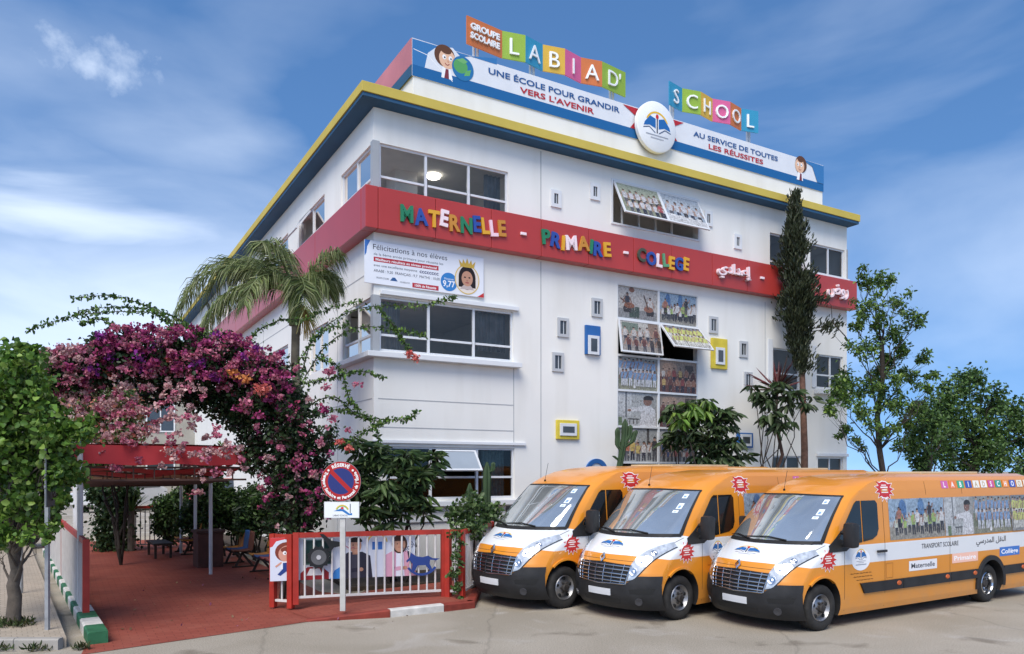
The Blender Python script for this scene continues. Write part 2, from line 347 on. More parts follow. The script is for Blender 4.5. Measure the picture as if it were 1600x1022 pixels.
        A.rect(x0, y0, x1, y1, S(165, 185, 205)); A.rect(x0, Y(.62), x1, y1, S(185, 200, 215)); grp(A, X(.05), Y(.15), X(.95), Y(.75), 5, 1, rng, shirt=S(205, 210, 220)); A.poly([(x0, y0), (x1, y0), (x1, Y(.22)), (x0, Y(.3))], S(215, 216, 218))
        for k in range(4): A.rect(X(.1 + .22 * k), Y(.24), X(.22 + .22 * k), Y(.29), WHITE)
def emblem(A, x, y, r, disc=True):            # rainbow arch, open book, red figure
    if disc: A.oval(x, y, r, r, S(240, 240, 238), 40)
    A.arc(x, y - r * .05, r * .56, r * .64, 25, 155, S(225, 180, 60), 20)
    for sg in (-1, 1):
        A.poly([(x + sg * r * .08, y - r * .12), (x + sg * r * .08, y + r * .28), (x + sg * r * .38, y + r * .36), (x + sg * r * .66, y + r * .06), (x + sg * r * .72, y - r * .1), (x + sg * r * .4, y - r * .03)], S(35, 100, 165))
        A.line([(x + sg * r * .1, y - r * .3), (x + sg * r * .42, y - r * .1), (x + sg * r * .74, y - r * .18)], r * .04, S(60, 80, 110))
    A.rect(x - r * .03, y - r * .3, x + r * .03, y + r * .3, S(40, 50, 70)); A.oval(x, y + r * .38, r * .08, r * .1, S(200, 40, 40), 12)
    A.rect(x - r * .6, y - r * .42, x + r * .6, y - r * .38, S(150, 155, 165)); A.rect(x - r * .35, y - r * .54, x + r * .35, y - r * .5, S(160, 165, 175))
rng = random.Random(7)
# ================================================================ SETTING
def ground_mat():
    m = bpy.data.materials.new('asphalt'); m.use_nodes = True; t = m.node_tree; b = t.nodes['Principled BSDF']; b.inputs['Roughness'].default_value = .9; b.inputs['Specular IOR Level'].default_value = .2
    co = N(t, 'ShaderNodeTexCoord')
    def noise(s, d, dist=0):
        n = N(t, 'ShaderNodeTexNoise'); n.inputs['Scale'].default_value = s; n.inputs['Detail'].default_value = d; n.inputs['Distortion'].default_value = dist
        t.links.new(co.outputs['Object'], n.inputs['Vector']); return n
    def ramp(n, p0, c0, p1, c1):
        r = N(t, 'ShaderNodeValToRGB'); e = r.color_ramp.elements; e[0].position = p0; e[0].color = c0 + (1,); e[1].position = p1; e[1].color = c1 + (1,); t.links.new(n.outputs['Fac'], r.inputs[0]); return r
    a = ramp(noise(.45, 6, .4), .35, (.30, .265, .21), .68, (.385, .345, .285))
    dust = ramp(noise(.9, 8, 1.2), .56, (0, 0, 0), .72, (.62, .62, .62))
    fine = ramp(noise(55, 3), .35, (.72, .72, .72), .7, (1.18, 1.18, 1.18))
    m1 = N(t, 'ShaderNodeMix', data_type='RGBA'); t.links.new(dust.outputs[0], m1.inputs[0]); t.links.new(a.outputs[0], m1.inputs[6]); m1.inputs[7].default_value = (.43, .40, .36, 1)
    spots = ramp(noise(1.1, 3, .3), .30, (.62, .60, .58), .40, (1, 1, 1)); mo = N(t, 'ShaderNodeMix', data_type='RGBA', blend_type='MULTIPLY'); mo.inputs[0].default_value = 1; t.links.new(m1.outputs[2], mo.inputs[6]); t.links.new(spots.outputs[0], mo.inputs[7]); m1 = mo
    m2 = N(t, 'ShaderNodeMix', data_type='RGBA', blend_type='MULTIPLY'); m2.inputs[0].default_value = 1; t.links.new(m1.outputs[2], m2.inputs[6]); t.links.new(fine.outputs[0], m2.inputs[7])
    vo = N(t, 'ShaderNodeTexVoronoi', feature='DISTANCE_TO_EDGE'); vo.inputs['Scale'].default_value = .28
    wv = noise(1.3, 4); wm = N(t, 'ShaderNodeMix', data_type='VECTOR'); wm.inputs[0].default_value = .25; t.links.new(co.outputs['Object'], wm.inputs[4]); t.links.new(wv.outputs['Color'], wm.inputs[5]); t.links.new(wm.outputs[1], vo.inputs['Vector'])
    cr = N(t, 'ShaderNodeValToRGB'); cr.color_ramp.elements[0].position = .0; cr.color_ramp.elements[0].color = (.8, .8, .8, 1); cr.color_ramp.elements[1].position = .006; t.links.new(vo.outputs['Distance'], cr.inputs[0])
    m3 = N(t, 'ShaderNodeMix', data_type='RGBA', blend_type='MULTIPLY'); m3.inputs[0].default_value = 1; t.links.new(m2.outputs[2], m3.inputs[6]); t.links.new(cr.outputs[0], m3.inputs[7])
    t.links.new(m3.outputs[2], b.inputs['Base Color'])
    bp = N(t, 'ShaderNodeBump'); bp.inputs['Strength'].default_value = .5; bp.inputs['Distance'].default_value = .01; t.links.new(noise(70, 3).outputs['Fac'], bp.inputs['Height']); t.links.new(bp.outputs[0], b.inputs['Normal'])
    return m
def brick_mat(name, c1, c2, mortar, scale, ang, wear=None, bw=.5, bh=.25):
    m = bpy.data.materials.new(name); m.use_nodes = True; t = m.node_tree; b = t.nodes['Principled BSDF']; b.inputs['Roughness'].default_value = .8; b.inputs['Specular IOR Level'].default_value = .25
    co = N(t, 'ShaderNodeTexCoord'); mp = N(t, 'ShaderNodeMapping'); mp.inputs['Rotation'].default_value = (0, 0, ang); t.links.new(co.outputs['Object'], mp.inputs[0])
    br = N(t, 'ShaderNodeTexBrick'); br.inputs['Scale'].default_value = scale; br.inputs['Color1'].default_value = c1 + (1,); br.inputs['Color2'].default_value = c2 + (1,); br.inputs['Mortar'].default_value = mortar + (1,)
    br.inputs['Mortar Size'].default_value = .012; br.inputs['Brick Width'].default_value = bw; br.inputs['Row Height'].default_value = bh; t.links.new(mp.outputs[0], br.inputs['Vector'])
    n = N(t, 'ShaderNodeTexNoise'); n.inputs['Scale'].default_value = 1.6; n.inputs['Detail'].default_value = 7; t.links.new(co.outputs['Object'], n.inputs['Vector'])
    r = N(t, 'ShaderNodeValToRGB'); r.color_ramp.elements[0].position = .48; r.color_ramp.elements[0].color = (0, 0, 0, 1); r.color_ramp.elements[1].position = .75; r.color_ramp.elements[1].color = (.55, .55, .55, 1); t.links.new(n.outputs['Fac'], r.inputs[0])
    mx = N(t, 'ShaderNodeMix', data_type='RGBA'); t.links.new(r.outputs[0], mx.inputs[0]); t.links.new(br.outputs['Color'], mx.inputs[6]); mx.inputs[7].default_value = (wear or c2) + (1,)
    t.links.new(mx.outputs[2], b.inputs['Base Color'])
    bp = N(t, 'ShaderNodeBump'); bp.inputs['Strength'].default_value = .35; bp.inputs['Distance'].default_value = .01; bp.invert = True; t.links.new(br.outputs['Fac'], bp.inputs['Height']); t.links.new(bp.outputs[0], b.inputs['Normal'])
    return m
ASPH = ground_mat()
REDPAVE = brick_mat('red_painted_pavers', (.22, .052, .034), (.26, .066, .044), (.15, .036, .025), 2.2, R(-30.5), (.27, .085, .058))
BEIGE = brick_mat('beige_pavers', (.33, .28, .22), (.39, .33, .26), (.20, .17, .135), 3.2, R(-34), (.27, .235, .185), .4, .4)
KRED = mat('red_kerb_paint', (.20, .030, .018), .7, var=.25, nscale=6, bump=.3); KWHITE = mat('white_kerb_paint', (.55, .53, .49), .7, var=.2, nscale=6, bump=.3)
KGREEN = mat('green_kerb_paint', (.022, .12, .052), .7, var=.25, nscale=6, bump=.3)
CONC = mat('concrete', (.33, .31, .28), .85, var=.15, nscale=2, bump=.2); SOIL = mat('soil', (.045, .032, .022), .95, var=.4, nscale=5, bump=.6, bscale=20)

g = MB(); g.add([(-900, -60, 0), (900, -60, 0), (900, 1800, 0), (-900, 1800, 0)], [(0, 1, 2, 3)]); props(g.build('ground', ASPH), kind='structure')
DW = Vector((-.557, .830, 0))                    # direction of the covered walk
def poly_sheet(name, pts, z, m, kind='structure'):
    b = MB(); b.add([(p[0], p[1], z) for p in pts], [tuple(range(len(pts)))]); return props(b.build(name, m), kind=kind)
KL = Vector((-5.82, 10.40, 0)); KD = Vector((-.559, .829, 0)); KP = Vector((-.829, -.559, 0))
A0 = Vector((-5.60, 9.85, 0)); A1 = Vector((*G(420, 981), 0)); A2 = Vector((*G(480, 972), 0))
far = KL + KD * 17.5
poly_sheet('walkway', [A0, A1, A2, Vector((-2.95, 12.9, 0)), Vector((-2.6, 14.3, 0)), Vector((-3.8, 15.0, 0)), Vector((-3.9, 16.4, 0)) + DW * 12.5, far + Vector((0, .2, 0)), KL + KD * .1], .006, REDPAVE)
# raised red pavement in front of the fence, with its painted kerb
k0 = Vector((*G(478, 972), 0)); k1 = Vector((*G(610, 965), 0)); k2 = Vector((*G(694, 956), 0)); k3 = Vector((*G(742, 950.5), 0)); k4 = Vector((-.66, 14.9, 0)) + Vector((.1, 1.5, 0))
SLAB = .12
sl_ = MB(); inner = [Vector((-3.72, 12.75, 0)), Vector((-2.75, 14.5, 0)), Vector((-1.0, 15.9, 0))]
top = [k0 + Vector((.12, .1, 0)), k1 + Vector((0, .13, 0)), k2 + Vector((0, .13, 0)), k3 + Vector((-.06, .13, 0)), k4 + Vector((-.13, 0, 0))] + inner[::-1]
zt = [.012, SLAB - .004, SLAB - .004, SLAB - .004, SLAB - .004, SLAB - .004, .1, .012]
sl_.add([(p.x, p.y, z) for p, z in zip(top, zt)], [(0, 1, 7), (1, 6, 7), (1, 2, 6), (2, 3, 6), (3, 5, 6), (3, 4, 5)])
props(sl_.build('pavement', REDPAVE), kind='structure')
def kerb_block(mb, p, q, h0, h1, wd, mi):
    d = (q - p).normalized(); n = Vector((-d.y, d.x, 0)) * wd; c = Vector((-d.y, d.x, 0)) * .02
    vs = [p, q, q + n, p + n]; b = [Vector((v.x, v.y, 0)) for v in vs]; hs_ = [h0, h1, h1, h0]
    t0 = [Vector((v.x, v.y, h - (.02 if i < 2 else 0))) for i, (v, h) in enumerate(zip(vs, hs_))]
    t1 = [Vector((p.x + c.x, p.y + c.y, h0)), Vector((q.x + c.x, q.y + c.y, h1))]
    pts = b + t0 + t1
    mb.add(pts, [(0, 1, 5, 4), (4, 5, 9, 8), (8, 9, 6, 7), (1, 2, 6, 9, 5), (3, 0, 4, 8, 7), (2, 3, 7, 6)], mi)
kb = MB()
def kerb_run(pts, cols, wd, hh, gap=.012):
    for (p, q), m_, (h0, h1) in zip(zip(pts, pts[1:]), cols, hh):
        L = (q - p).length; n = max(1, round(L / 1.05)); d = (q - p) / n
        for i in range(n): kerb_block(kb, p + d * i + d.normalized() * gap / 2, p + d * (i + 1) - d.normalized() * gap / 2, h0 + (h1 - h0) * i / n, h0 + (h1 - h0) * (i + 1) / n, wd, m_)
kerb_run([k0, k1, k2, k3, k4], [0, 1, 0, 0], .14, [(.03, .125), (.125, .128), (.125, .125), (.125, .125)])
props(kb.build('kerb_red_white', [KRED, KWHITE]), kind='structure')
kb = MB(); n_ = 22
for i in range(n_):
    p = KL + KD * (.62 * i); q = KL + KD * (.62 * (i + 1) - .012)
    kerb_block(kb, q, p, .17, .17, -.25 if False else .25, 0 if i % 2 == 0 else 1)
props(kb.build('kerb_green_white', [KGREEN, KWHITE]), kind='structure')
# left sidewalk
sw = [KL + KP * .25 + KD * .02, KL + KP * .25 + KD * 16, Vector((-30, 26, 0)), Vector((-30, 10.1, 0)), Vector((-6.2, 10.22, 0))]
b = MB(); b.prism([(p.x, p.y) for p in sw], 0, .135); props(b.build('sidewalk', BEIGE), kind='structure')
b = MB()
for i in range(24): kerb_block(b, Vector((-6.06 - .6 * (i + 1) + .01, 10.12, 0)), Vector((-6.06 - .6 * i, 10.12, 0)), .15, .15, .12, 0)
props(b.build('kerb_grey', CONC), kind='structure')
# planting bed round the school
bed = [Vector((-3.2, 15.0, 0)), Vector((-1.0, 15.95, 0)), Vector((.0, 17.2, 0)) , Vector((8, 21.6, 0)), Vector((12.5, 24.6, 0)), BO + U * 17.4 + NN * .1, BO + NN * .1 + U * .1, BO + NN * 14 + U * .1, Vector((-3.9, 16.4, 0)) + DW * 12.5, Vector((-3.9, 16.4, 0))]
b = MB(); b.prism([(p.x, p.y) for p in bed], 0, .09); props(b.build('planting_bed', SOIL), kind='structure')
# raised street behind the walk: steps and road level
b = MB()
for i in range(5): b.box((-24, 27.5 + .45 * i, 0), (-8, 60, .13 * (i + 1)))
props(b.build('steps', CONC), kind='structure')

# ================================================================ SCHOOL
PLASTER = mat('white_plaster', (.755, .745, .705), .8, var=.035, nscale=.55, bump=.06, bscale=25, spec=.2)
def streaks(m):
    t = m.node_tree; b = t.nodes['Principled BSDF']; old = b.inputs['Base Color'].links[0].from_socket
    co = N(t, 'ShaderNodeTexCoord'); mp = N(t, 'ShaderNodeMapping'); mp.inputs['Scale'].default_value = (1.1, 1.1, .16); t.links.new(co.outputs['Object'], mp.inputs[0])
    n = N(t, 'ShaderNodeTexNoise'); n.inputs['Scale'].default_value = 1.5; n.inputs['Detail'].default_value = 6; t.links.new(mp.outputs[0], n.inputs['Vector'])
    r = N(t, 'ShaderNodeValToRGB'); r.color_ramp.elements[0].position = .5; r.color_ramp.elements[0].color = (1, 1, 1, 1); r.color_ramp.elements[1].position = .80; r.color_ramp.elements[1].color = (.90, .89, .87, 1); t.links.new(n.outputs['Fac'], r.inputs[0])
    mx = N(t, 'ShaderNodeMix', data_type='RGBA', blend_type='MULTIPLY'); mx.inputs[0].default_value = 1; t.links.new(old, mx.inputs[6]); t.links.new(r.outputs[0], mx.inputs[7]); t.links.new(mx.outputs[2], b.inputs['Base Color'])
streaks(PLASTER)
TRIM = mat('white_trim', (.66, .68, .70), .6, var=.03); ALU = mat('white_aluminium', (.62, .64, .66), .35, var=.04, nscale=8, spec=.5); GREYF = mat('grey_aluminium', (.33, .345, .36), .4, var=.05)
YEL = mat('yellow_fascia', (.52, .40, .075), .7, var=.08, nscale=1.2); BLU = mat('blue_fascia', (.022, .085, .17), .7, var=.1, nscale=1.2)
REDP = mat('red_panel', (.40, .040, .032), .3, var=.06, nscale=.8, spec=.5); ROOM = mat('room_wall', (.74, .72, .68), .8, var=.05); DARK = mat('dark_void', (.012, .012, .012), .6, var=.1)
GROOVE = mat('groove_grey', (.40, .41, .42), .9, var=.05); CURT = mat('curtain_teal', (.10, .17, .17), .9, var=.3, nscale=12)
LX, LY = 16.62, 29.0
school = thing('school_building', 'white three storey school with red lettered band and yellow and blue eaves behind the vans', 'building', BO, UA)
def frt(a, b, d): return (a, -d, b)            # front wall: a along, b height, d proud
def lft(a, b, d): return (-d, a, b)
Z3 = (8.70, 9.76); Z2 = (5.14, 6.32); Z1 = (1.78, 2.93)
def fx(px, py): return FP(px, py)[0]
fr_open = {}
o_tl = (.14, fx(794, 300), 8.70, 9.78); o_ml = (.14, fx(802, 520), 5.10, 6.33); o_ll = (.3, fx(804, 740), 1.72, 2.95)
mc0, mc1 = fx(965, 600), fx(1091, 600)
o_mur = (mc0, mc1, .9, FP(965, 443)[1] + .0); o_top = (fx(957, 330), fx(1090, 350), FP(957, 350)[1] + .05, FP(957, 282)[1])
o_r3a = (fx(1203, 400), fx(1248, 400), 8.45, FP(1203, 363)[1]); o_r3b = (fx(1266, 410), LX - .12, 8.45, FP(1266, 379)[1])
o_r2a = (fx(1208, 580), fx(1250, 580), FP(1208, 608)[1], FP(1208, 543)[1]); o_r2b = (fx(1276, 580), LX - .2, FP(1276, 606)[1], FP(1276, 553)[1])
o_r1a = (fx(1208, 720), fx(1252, 720), 1.75, FP(1208, 712)[1]); o_r1b = (fx(1278, 720), LX - .2, 1.75, FP(1278, 714)[1])
FO = [o_tl, o_ml, o_ll, o_mur, o_top, o_r3a, o_r3b, o_r2a, o_r2b, o_r1a, o_r1b]
LO = [(.14, 2.35, 8.70, 9.78), (3.75, 6.3, 8.70, 9.78), (7.6, 10.2, 8.7, 9.78), (11.6, 14.2, 8.7, 9.78), (16, 18.6, 8.7, 9.78), (20.5, 23, 8.7, 9.78),
      (.14, 2.2, 5.10, 6.33), (3.4, 5.2, 5.1, 6.33), (7.6, 10.2, 5.1, 6.33), (12, 14.6, 5.1, 6.33)]
def wall_with(mb, x0, x1, z0, z1, ops, fn, deep=.2):
    xs = sorted({x0, x1} | {v for o in ops for v in o[:2]}); zs = sorted({z0, z1} | {v for o in ops for v in o[2:]})
    for a, b_ in zip(xs, xs[1:]):
        for c, d in zip(zs, zs[1:]):
            mx_, mz = (a + b_) / 2, (c + d) / 2
            if any(o[0] < mx_ < o[1] and o[2] < mz < o[3] for o in ops): continue
            mb.add([fn(a, c, 0), fn(b_, c, 0), fn(b_, d, 0), fn(a, d, 0)], [(0, 1, 2, 3)])
    for a, b_, c, d in ops:
        for p, q in (((a, c), (b_, c)), ((b_, c), (b_, d)), ((b_, d), (a, d)), ((a, d), (a, c))):
            mb.add([fn(*p, 0), fn(*q, 0), fn(*q, -deep), fn(*p, -deep)], [(0, 1, 2, 3)])
wl = MB(); ZE = 10.55
wall_with(wl, 0, LX, 0, ZE, FO, frt); wall_with(wl, 0, LY, 0, ZE, LO, lft)
wl.add([(LX, 0, 0), (LX, LY, 0), (LX, LY, ZE), (LX, 0, ZE)], [(0, 1, 2, 3)]); wl.add([(0, LY, 0), (LX, LY, 0), (LX, LY, ZE), (0, LY, ZE)], [(0, 1, 2, 3)])
wall = wl.build('wall', PLASTER, school)
# shallow recessed joints and the proud pilaster strips on the front
JT = lambda a, b: MB().box(a, b).build('wall_joint', GROOVE, school)
for px in (845,):
    x = fx(px, 500); JT((x - .012, -.006, .3), (x + .012, -.001, 7.7)); JT((x - .012, -.006, 8.7), (x + .012, -.001, ZE - .05))
for z in (4.02, 3.38): JT((.1, -.006, z - .01), (o_ml[1], -.001, z + .01))
JT((o_ml[1] + .0, -.006, 3.0), (o_ml[1] + .02, -.001, 5.0)); JT((fx(1195, 500), -.006, 2.5), (fx(1195, 500) + .02, -.001, 7.6))
for y in (2.6, 6.7, 11): JT((-.006, y, .3), (-.001, y + .02, 7.7))
for z in (4.02, 6.9): JT((-.006, .1, z - .01), (-.001, 14, z + .01))
# rooms behind the glass
rm = MB()
def room(x0, x1, z0, z1, d, mi=0, fn=frt, pad=.25):
    a, b_, c, e = x0 - pad, x1 + pad, z0 - .5, z1 + .12
    P = lambda x, z, q: fn(x, z, -q)
    rm.add([P(a, c, d), P(b_, c, d), P(b_, e, d), P(a, e, d)], [(0, 1, 2, 3)], mi); rm.add([P(a, e, .21), P(b_, e, .21), P(b_, e, d), P(a, e, d)], [(0, 1, 2, 3)], mi)
    rm.add([P(a, c, .21), P(b_, c, .21), P(b_, c, d), P(a, c, d)], [(0, 1, 2, 3)], mi)
    for x in (a, b_): rm.add([P(x, c, .21), P(x, e, .21), P(x, e, d), P(x, c, d)], [(0, 1, 2, 3)], mi)
for o in (o_r3a, o_r3b, o_r2a, o_r2b, o_r1a, o_r1b): room(*o, 2.2, pad=.05)
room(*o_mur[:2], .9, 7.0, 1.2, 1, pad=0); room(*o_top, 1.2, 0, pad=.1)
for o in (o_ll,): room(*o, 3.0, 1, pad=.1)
for z0, z1, dep in ((8.2, 9.95, 4.4), (4.6, 6.5, 4.4)):
    x1 = o_tl[1] + .3; v = [(.22, .22), (x1, .22), (x1, dep), (.22, dep)]
    rm.add([(x, y, z1) for x, y in v] + [(x, y, z0) for x, y in v], [(0, 1, 2, 3), (4, 5, 6, 7), (1, 2, 6, 5), (2, 3, 7, 6)])
rm.box((1.15, 1.6, 8.2), (1.75, 2.2, 9.95)); rm.box((3.9, .9, 8.2), (4.3, 1.3, 9.95))
for o in LO[1:6] + LO[7:]: room(*o, 1.6, fn=lft, pad=.1)
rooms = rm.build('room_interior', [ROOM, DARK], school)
LAMP = bpy.data.materials.new('lit_ceiling_lamp'); LAMP.use_nodes = True; LAMP.node_tree.nodes['Principled BSDF'].inputs['Emission Color'].default_value = (1, .95, .85, 1); LAMP.node_tree.nodes['Principled BSDF'].inputs['Emission Strength'].default_value = 6
lp_ = MB(); lp_.lathe([(.16, 0), (.17, .04), (.001, .045)], 20); lp_.M = Matrix(); lamp = lp_.build('ceiling_lamp', LAMP, school, loc=(2.15, 1.5, 9.88)); 
def window(o, cols, transom, fn, fm=ALU, pane=GLASS, t=.05, skip=(), name='window'):
    x0, x1, z0, z1 = o; f = MB(); d0, d1 = -.12, -.05
    def bar(a, b_, c, d): f.prism([(a, c), (b_, c), (b_, d), (a, d)], d0, d1, 0, fn)
    bar(x0, x1, z0, z0 + t); bar(x0, x1, z1 - t, z1); xs = [x0] + [x0 + (x1 - x0) * c for c in cols] + [x1]
    bar(x0, x0 + t, z0 + t, z1 - t); bar(x1 - t, x1, z0 + t, z1 - t)
    for x in xs[1:-1]: bar(x - t * .6, x + t * .6, z0 + t, z1 - t)
    if transom:
        zt_ = z0 + (z1 - z0) * transom
        for a, b_ in zip(xs, xs[1:]): bar(a + t, b_ - t, zt_ - t * .5, zt_ + t * .5)
    fo = f.build(name, fm, school); p = MB()
    P = lambda a, b_, d: fn(a, b_, d)
    zz = [z0, zt_, z1] if transom else [z0, z1]
    for i, (a, b_) in enumerate(zip(xs, xs[1:])):
        for j, (c, d) in enumerate(zip(zz, zz[1:])):
            if (i, j) in skip: continue
            p.add([P(a, c, -.085), P(b_, c, -.085), P(b_, d, -.085), P(a, d, -.085)], [(0, 1, 2, 3)])
    p.build('pane', pane, fo); return fo
window(o_tl, (.345, .68), .32, frt); window(o_ml, (.35, .69), .30, frt); window(o_ll, (.33, .365 + .33, ), .42, frt, skip=[(1, 1)])
window(o_r3a, (), .35, frt); window(o_r3b, (.55,), .30, frt); window(o_r2a, (), .4, frt); window(o_r2b, (.55,), .4, frt); window(o_r1a, (.5,), 0, frt); window(o_r1b, (.5,), 0, frt)
for o in LO: window(o, (.5,), .32 if o[2] < 6 else .32, lft, skip=[(1, 1)] if o in (LO[1], LO[6]) else ())
# hopper sashes swung out
def sash(name, x0, x1, z0, z1, swing, fn, art=None, sw_l=0., fr=ALU, off=.02):
    """top-hung sash swung out by `swing` (rad); sw_l lets it hang skewed"""
    h = z1 - z0
    def q(a, b_, d=0.): l = z1 - b_; return fn(a, z1 - l * math.cos(swing) + d * math.sin(swing), off + l * math.sin(swing) + d * math.cos(swing))
    f = MB(); t = .045
    for a, b_, c, d in ((x0, x1, z0, z0 + t), (x0, x1, z1 - t, z1), (x0, x0 + t, z0 + t, z1 - t), (x1 - t, x1, z0 + t, z1 - t)): f.prism([(a, c), (b_, c), (b_, d), (a, d)], -.03, .012, 0, q)
    fo = f.build(name, fr, school)
    if art:
        p = MB(); p.prism([(x0 + t, z0 + t), (x1 - t, z0 + t), (x1 - t, z1 - t), (x0 + t, z1 - t)], -.02, 0, 0, q); p.build('pane', DARK, fo)
        art.build('printed_photo', fo, lambda a, b_, k: q(a, b_, .002 + k), PHOTO, dz=.00012)
    else:
        p = MB(); p.add([q(x0, z0), q(x1, z0), q(x1, z1), q(x0, z1)], [(0, 1, 2, 3)]); p.build('pane', mat('pale_glass', (.30, .34, .38), .08, spec=.8, var=.05), fo)
    return fo
w_ = o_ll[1] - o_ll[0]
sash('open_sash', o_ll[0] + w_ * .36, o_ll[0] + w_ * .67, 2.27, 2.88, R(38), frt)
sash('open_sash', 5.05, 6.2, 9.05, 9.72, R(35), lft); sash('open_sash', 1.2, 2.1, 5.5, 6.28, R(48), lft)
# curtains in the lower window
cu = MB()
for i in range(7): cu.tube([(o_ll[1] - .1 - .09 * i, .45, 1.4), (o_ll[1] - .1 - .09 * i, .45, 2.9)], .05, 8)
cu.build('curtain', CURT, school)
for nm, x0, x1, z0, z1, y in (('curtain', o_ml[1] - .95, o_ml[1] - .06, 5.35, 6.3, .3), ('curtain', .3, .75, 5.12, 6.3, .35), ('curtain', o_tl[1] - .5, o_tl[1] - .05, 8.72, 9.75, .35), ('curtain', o_r3b[0] + .1, o_r3b[0] + .5, 8.5, 9.6, .4)):
    b = MB(); b.grid(lambda u_, v: (x0 + (x1 - x0) * u_, y + .03 * math.sin(u_ * (x1 - x0) * 52), z0 + (z1 - z0) * v), 40, 2); b.build(nm, mat('curtain_grey', (.24, .235, .22), .9, var=.2, nscale=5), school, smooth=60)
# photo murals
xm = fx(1030, 600); rows = [FP(966, y)[1] for y in (443, 496.5, 554, 609, 666, 722.6)] + [1.0]
fm = MB(); t = .055
for x in (mc0, xm, mc1): fm.prism([(x - t / 2, 1.0), (x + t / 2, 1.0), (x + t / 2, rows[0]), (x - t / 2, rows[0])], -.1, -.01, 0, frt)
for z in rows:
    for a, b_ in ((mc0, xm), (xm, mc1)): fm.prism([(a + t / 2, z - t / 2), (b_ - t / 2, z - t / 2), (b_ - t / 2, z + t / 2), (a + t / 2, z + t / 2)], -.09, -.012, 0, frt)
mur = fm.build('mural_frame', ALU, school)
kinds = [['music', 'beach'], ['class', 'green'], ['team', 'party'], ['boy', 'party'], ['choir', 'row']]
for r in range(5):
    for c, (a, b_) in enumerate(((mc0, xm), (xm, mc1))):
        A = Art(); photo(A, kinds[r][c], a + .03, rows[r + 1] + .03, b_ - .03, rows[r] - .03, random.Random(r * 7 + c))
        if (r, c) == (1, 1): sash('open_sash', a + .0, b_ - .0, rows[r + 1] + .05, rows[r] - .02, R(40), frt, A, off=.03)
        elif (r, c) == (1, 0): sash('open_sash', a, b_, rows[r + 1] + .05, rows[r] - .02, R(9), frt, A, off=.03)
        else: A.build('printed_photo', mur, lambda x, z, k: frt(x, z, -.06 + k), PHOTO, dz=.00012)
a, b_, c, d = o_top; m_ = (a + b_) / 2
for (p, q, k) in ((a + .02, m_, 'kids'), (m_, b_ - .02, 'desk')):
    A = Art(); photo(A, k, p + .03, c + .03, q - .03, d - .03, random.Random(5)); sash('open_sash', p, q, c + .02, d - .01, R(27), frt, A, off=.02)
f = MB()
for r_ in ((a - .05, b_ + .05, c - .05, c), (a - .05, b_ + .05, d, d + .05), (a - .05, a, c, d), (b_, b_ + .05, c, d)): f.prism([(r_[0], r_[2]), (r_[1], r_[2]), (r_[1], r_[3]), (r_[0], r_[3])], .001, .03, 0, frt)
for i in range(4): f.prism([(a + .4 + .6 * i, c), (a + .44 + .6 * i, c), (a + .44 + .6 * i, d), (a + .4 + .6 * i, d)], -.15, -.1, 0, frt)
f.build('mural_frame', TRIM, school)
# small punched windows with raised frames
BLUF = mat('blue_frame', (.02, .11, .33), .6); YELF = mat('yellow_frame', (.60, .48, .05), .6)
DGL = mat('small_pane', (.05, .055, .06), .06, spec=.7, var=.2)
def small(px, py, w, h, fw=.10, m=GREYF, inner=True):
    x, z = FP(px, py); f = MB()
    for r_ in ((x - w / 2 - fw, x + w / 2 + fw, z - h / 2 - fw, z - h / 2), (x - w / 2 - fw, x + w / 2 + fw, z + h / 2, z + h / 2 + fw), (x - w / 2 - fw, x - w / 2, z - h / 2, z + h / 2), (x + w / 2, x + w / 2 + fw, z - h / 2, z + h / 2)):
        f.prism([(r_[0], r_[2]), (r_[1], r_[2]), (r_[1], r_[3]), (r_[0], r_[3])], .001, .045, 0, frt)
    fo = f.build('small_window', m, school); p = MB(); p.prism([(x - w / 2, z - h / 2), (x + w / 2, z - h / 2), (x + w / 2, z + h / 2), (x - w / 2, z + h / 2)], .002, .012, 0, frt)
    p.prism([(x - .008 + w * .1, z - h / 2), (x + .008 + w * .1, z - h / 2), (x + .008 + w * .1, z + h / 2), (x - .008 + w * .1, z + h / 2)], .0125, .02, 1, frt)
    p.build('pane', [DGL, ALU], fo); return fo
FRL = mat('pale_grey_frame', (.45, .465, .48), .5, var=.05)
for px, py in ((868, 311), (929, 300), (1106, 342), (1152, 378)): small(px, py, .13, .26, .09, TRIM)
for px, py in ((932, 481), (879, 512), (871, 566), (1114, 508), (1161, 546), (1168, 594)): small(px, py, .20, .34, .075, FRL)
def colour_window(px0, py0, px1, py1, m, ipx, ipy, w, h):
    x0, z1 = FP(px0, py0); x1, z0 = FP(px1, py1); f = MB(); f.bev((x0, -.075, z0), (x1, -.001, z1), .012); fo = f.build('coloured_surround', m, school)
    x, z = FP(ipx, ipy); p = MB(); p.bev((x - w / 2 - .08, -.11, z - h / 2 - .08), (x + w / 2 + .08, -.0755, z + h / 2 + .08), .008, 0); p.box((x - w / 2, -.116, z - h / 2), (x + w / 2, -.1105, z + h / 2), 1); p.build('pane', [ALU, DGL], fo)
colour_window(913, 508, 936, 556, BLUF, 924.5, 540, .20, .34); colour_window(1110, 528, 1134, 578, YELF, 1122, 557, .20, .34)
colour_window(868, 656, 903, 687, YELF, 885, 671.5, .36, .16); colour_window(1150, 676, 1174, 700, BLUF, 1162, 688, .3, .2)
x, z = FP(931, 738); f = MB(); f.lathe([(.24, 0), (.24, -.05), (.36, -.06), (.36, 0)], 32, 'y'); f.M = Matrix(); ob = f.build('round_window', BLUF, school, loc=(x, -.001, z), smooth=40)
p = MB(); p.lathe([(.24, -.02), (.13, -.02)], 32, 'y', 0); p.lathe([(.13, -.02), (.13, -.012), (.0, -.012)], 32, 'y', 1); p.build('pane', [ALU, DGL], ob)
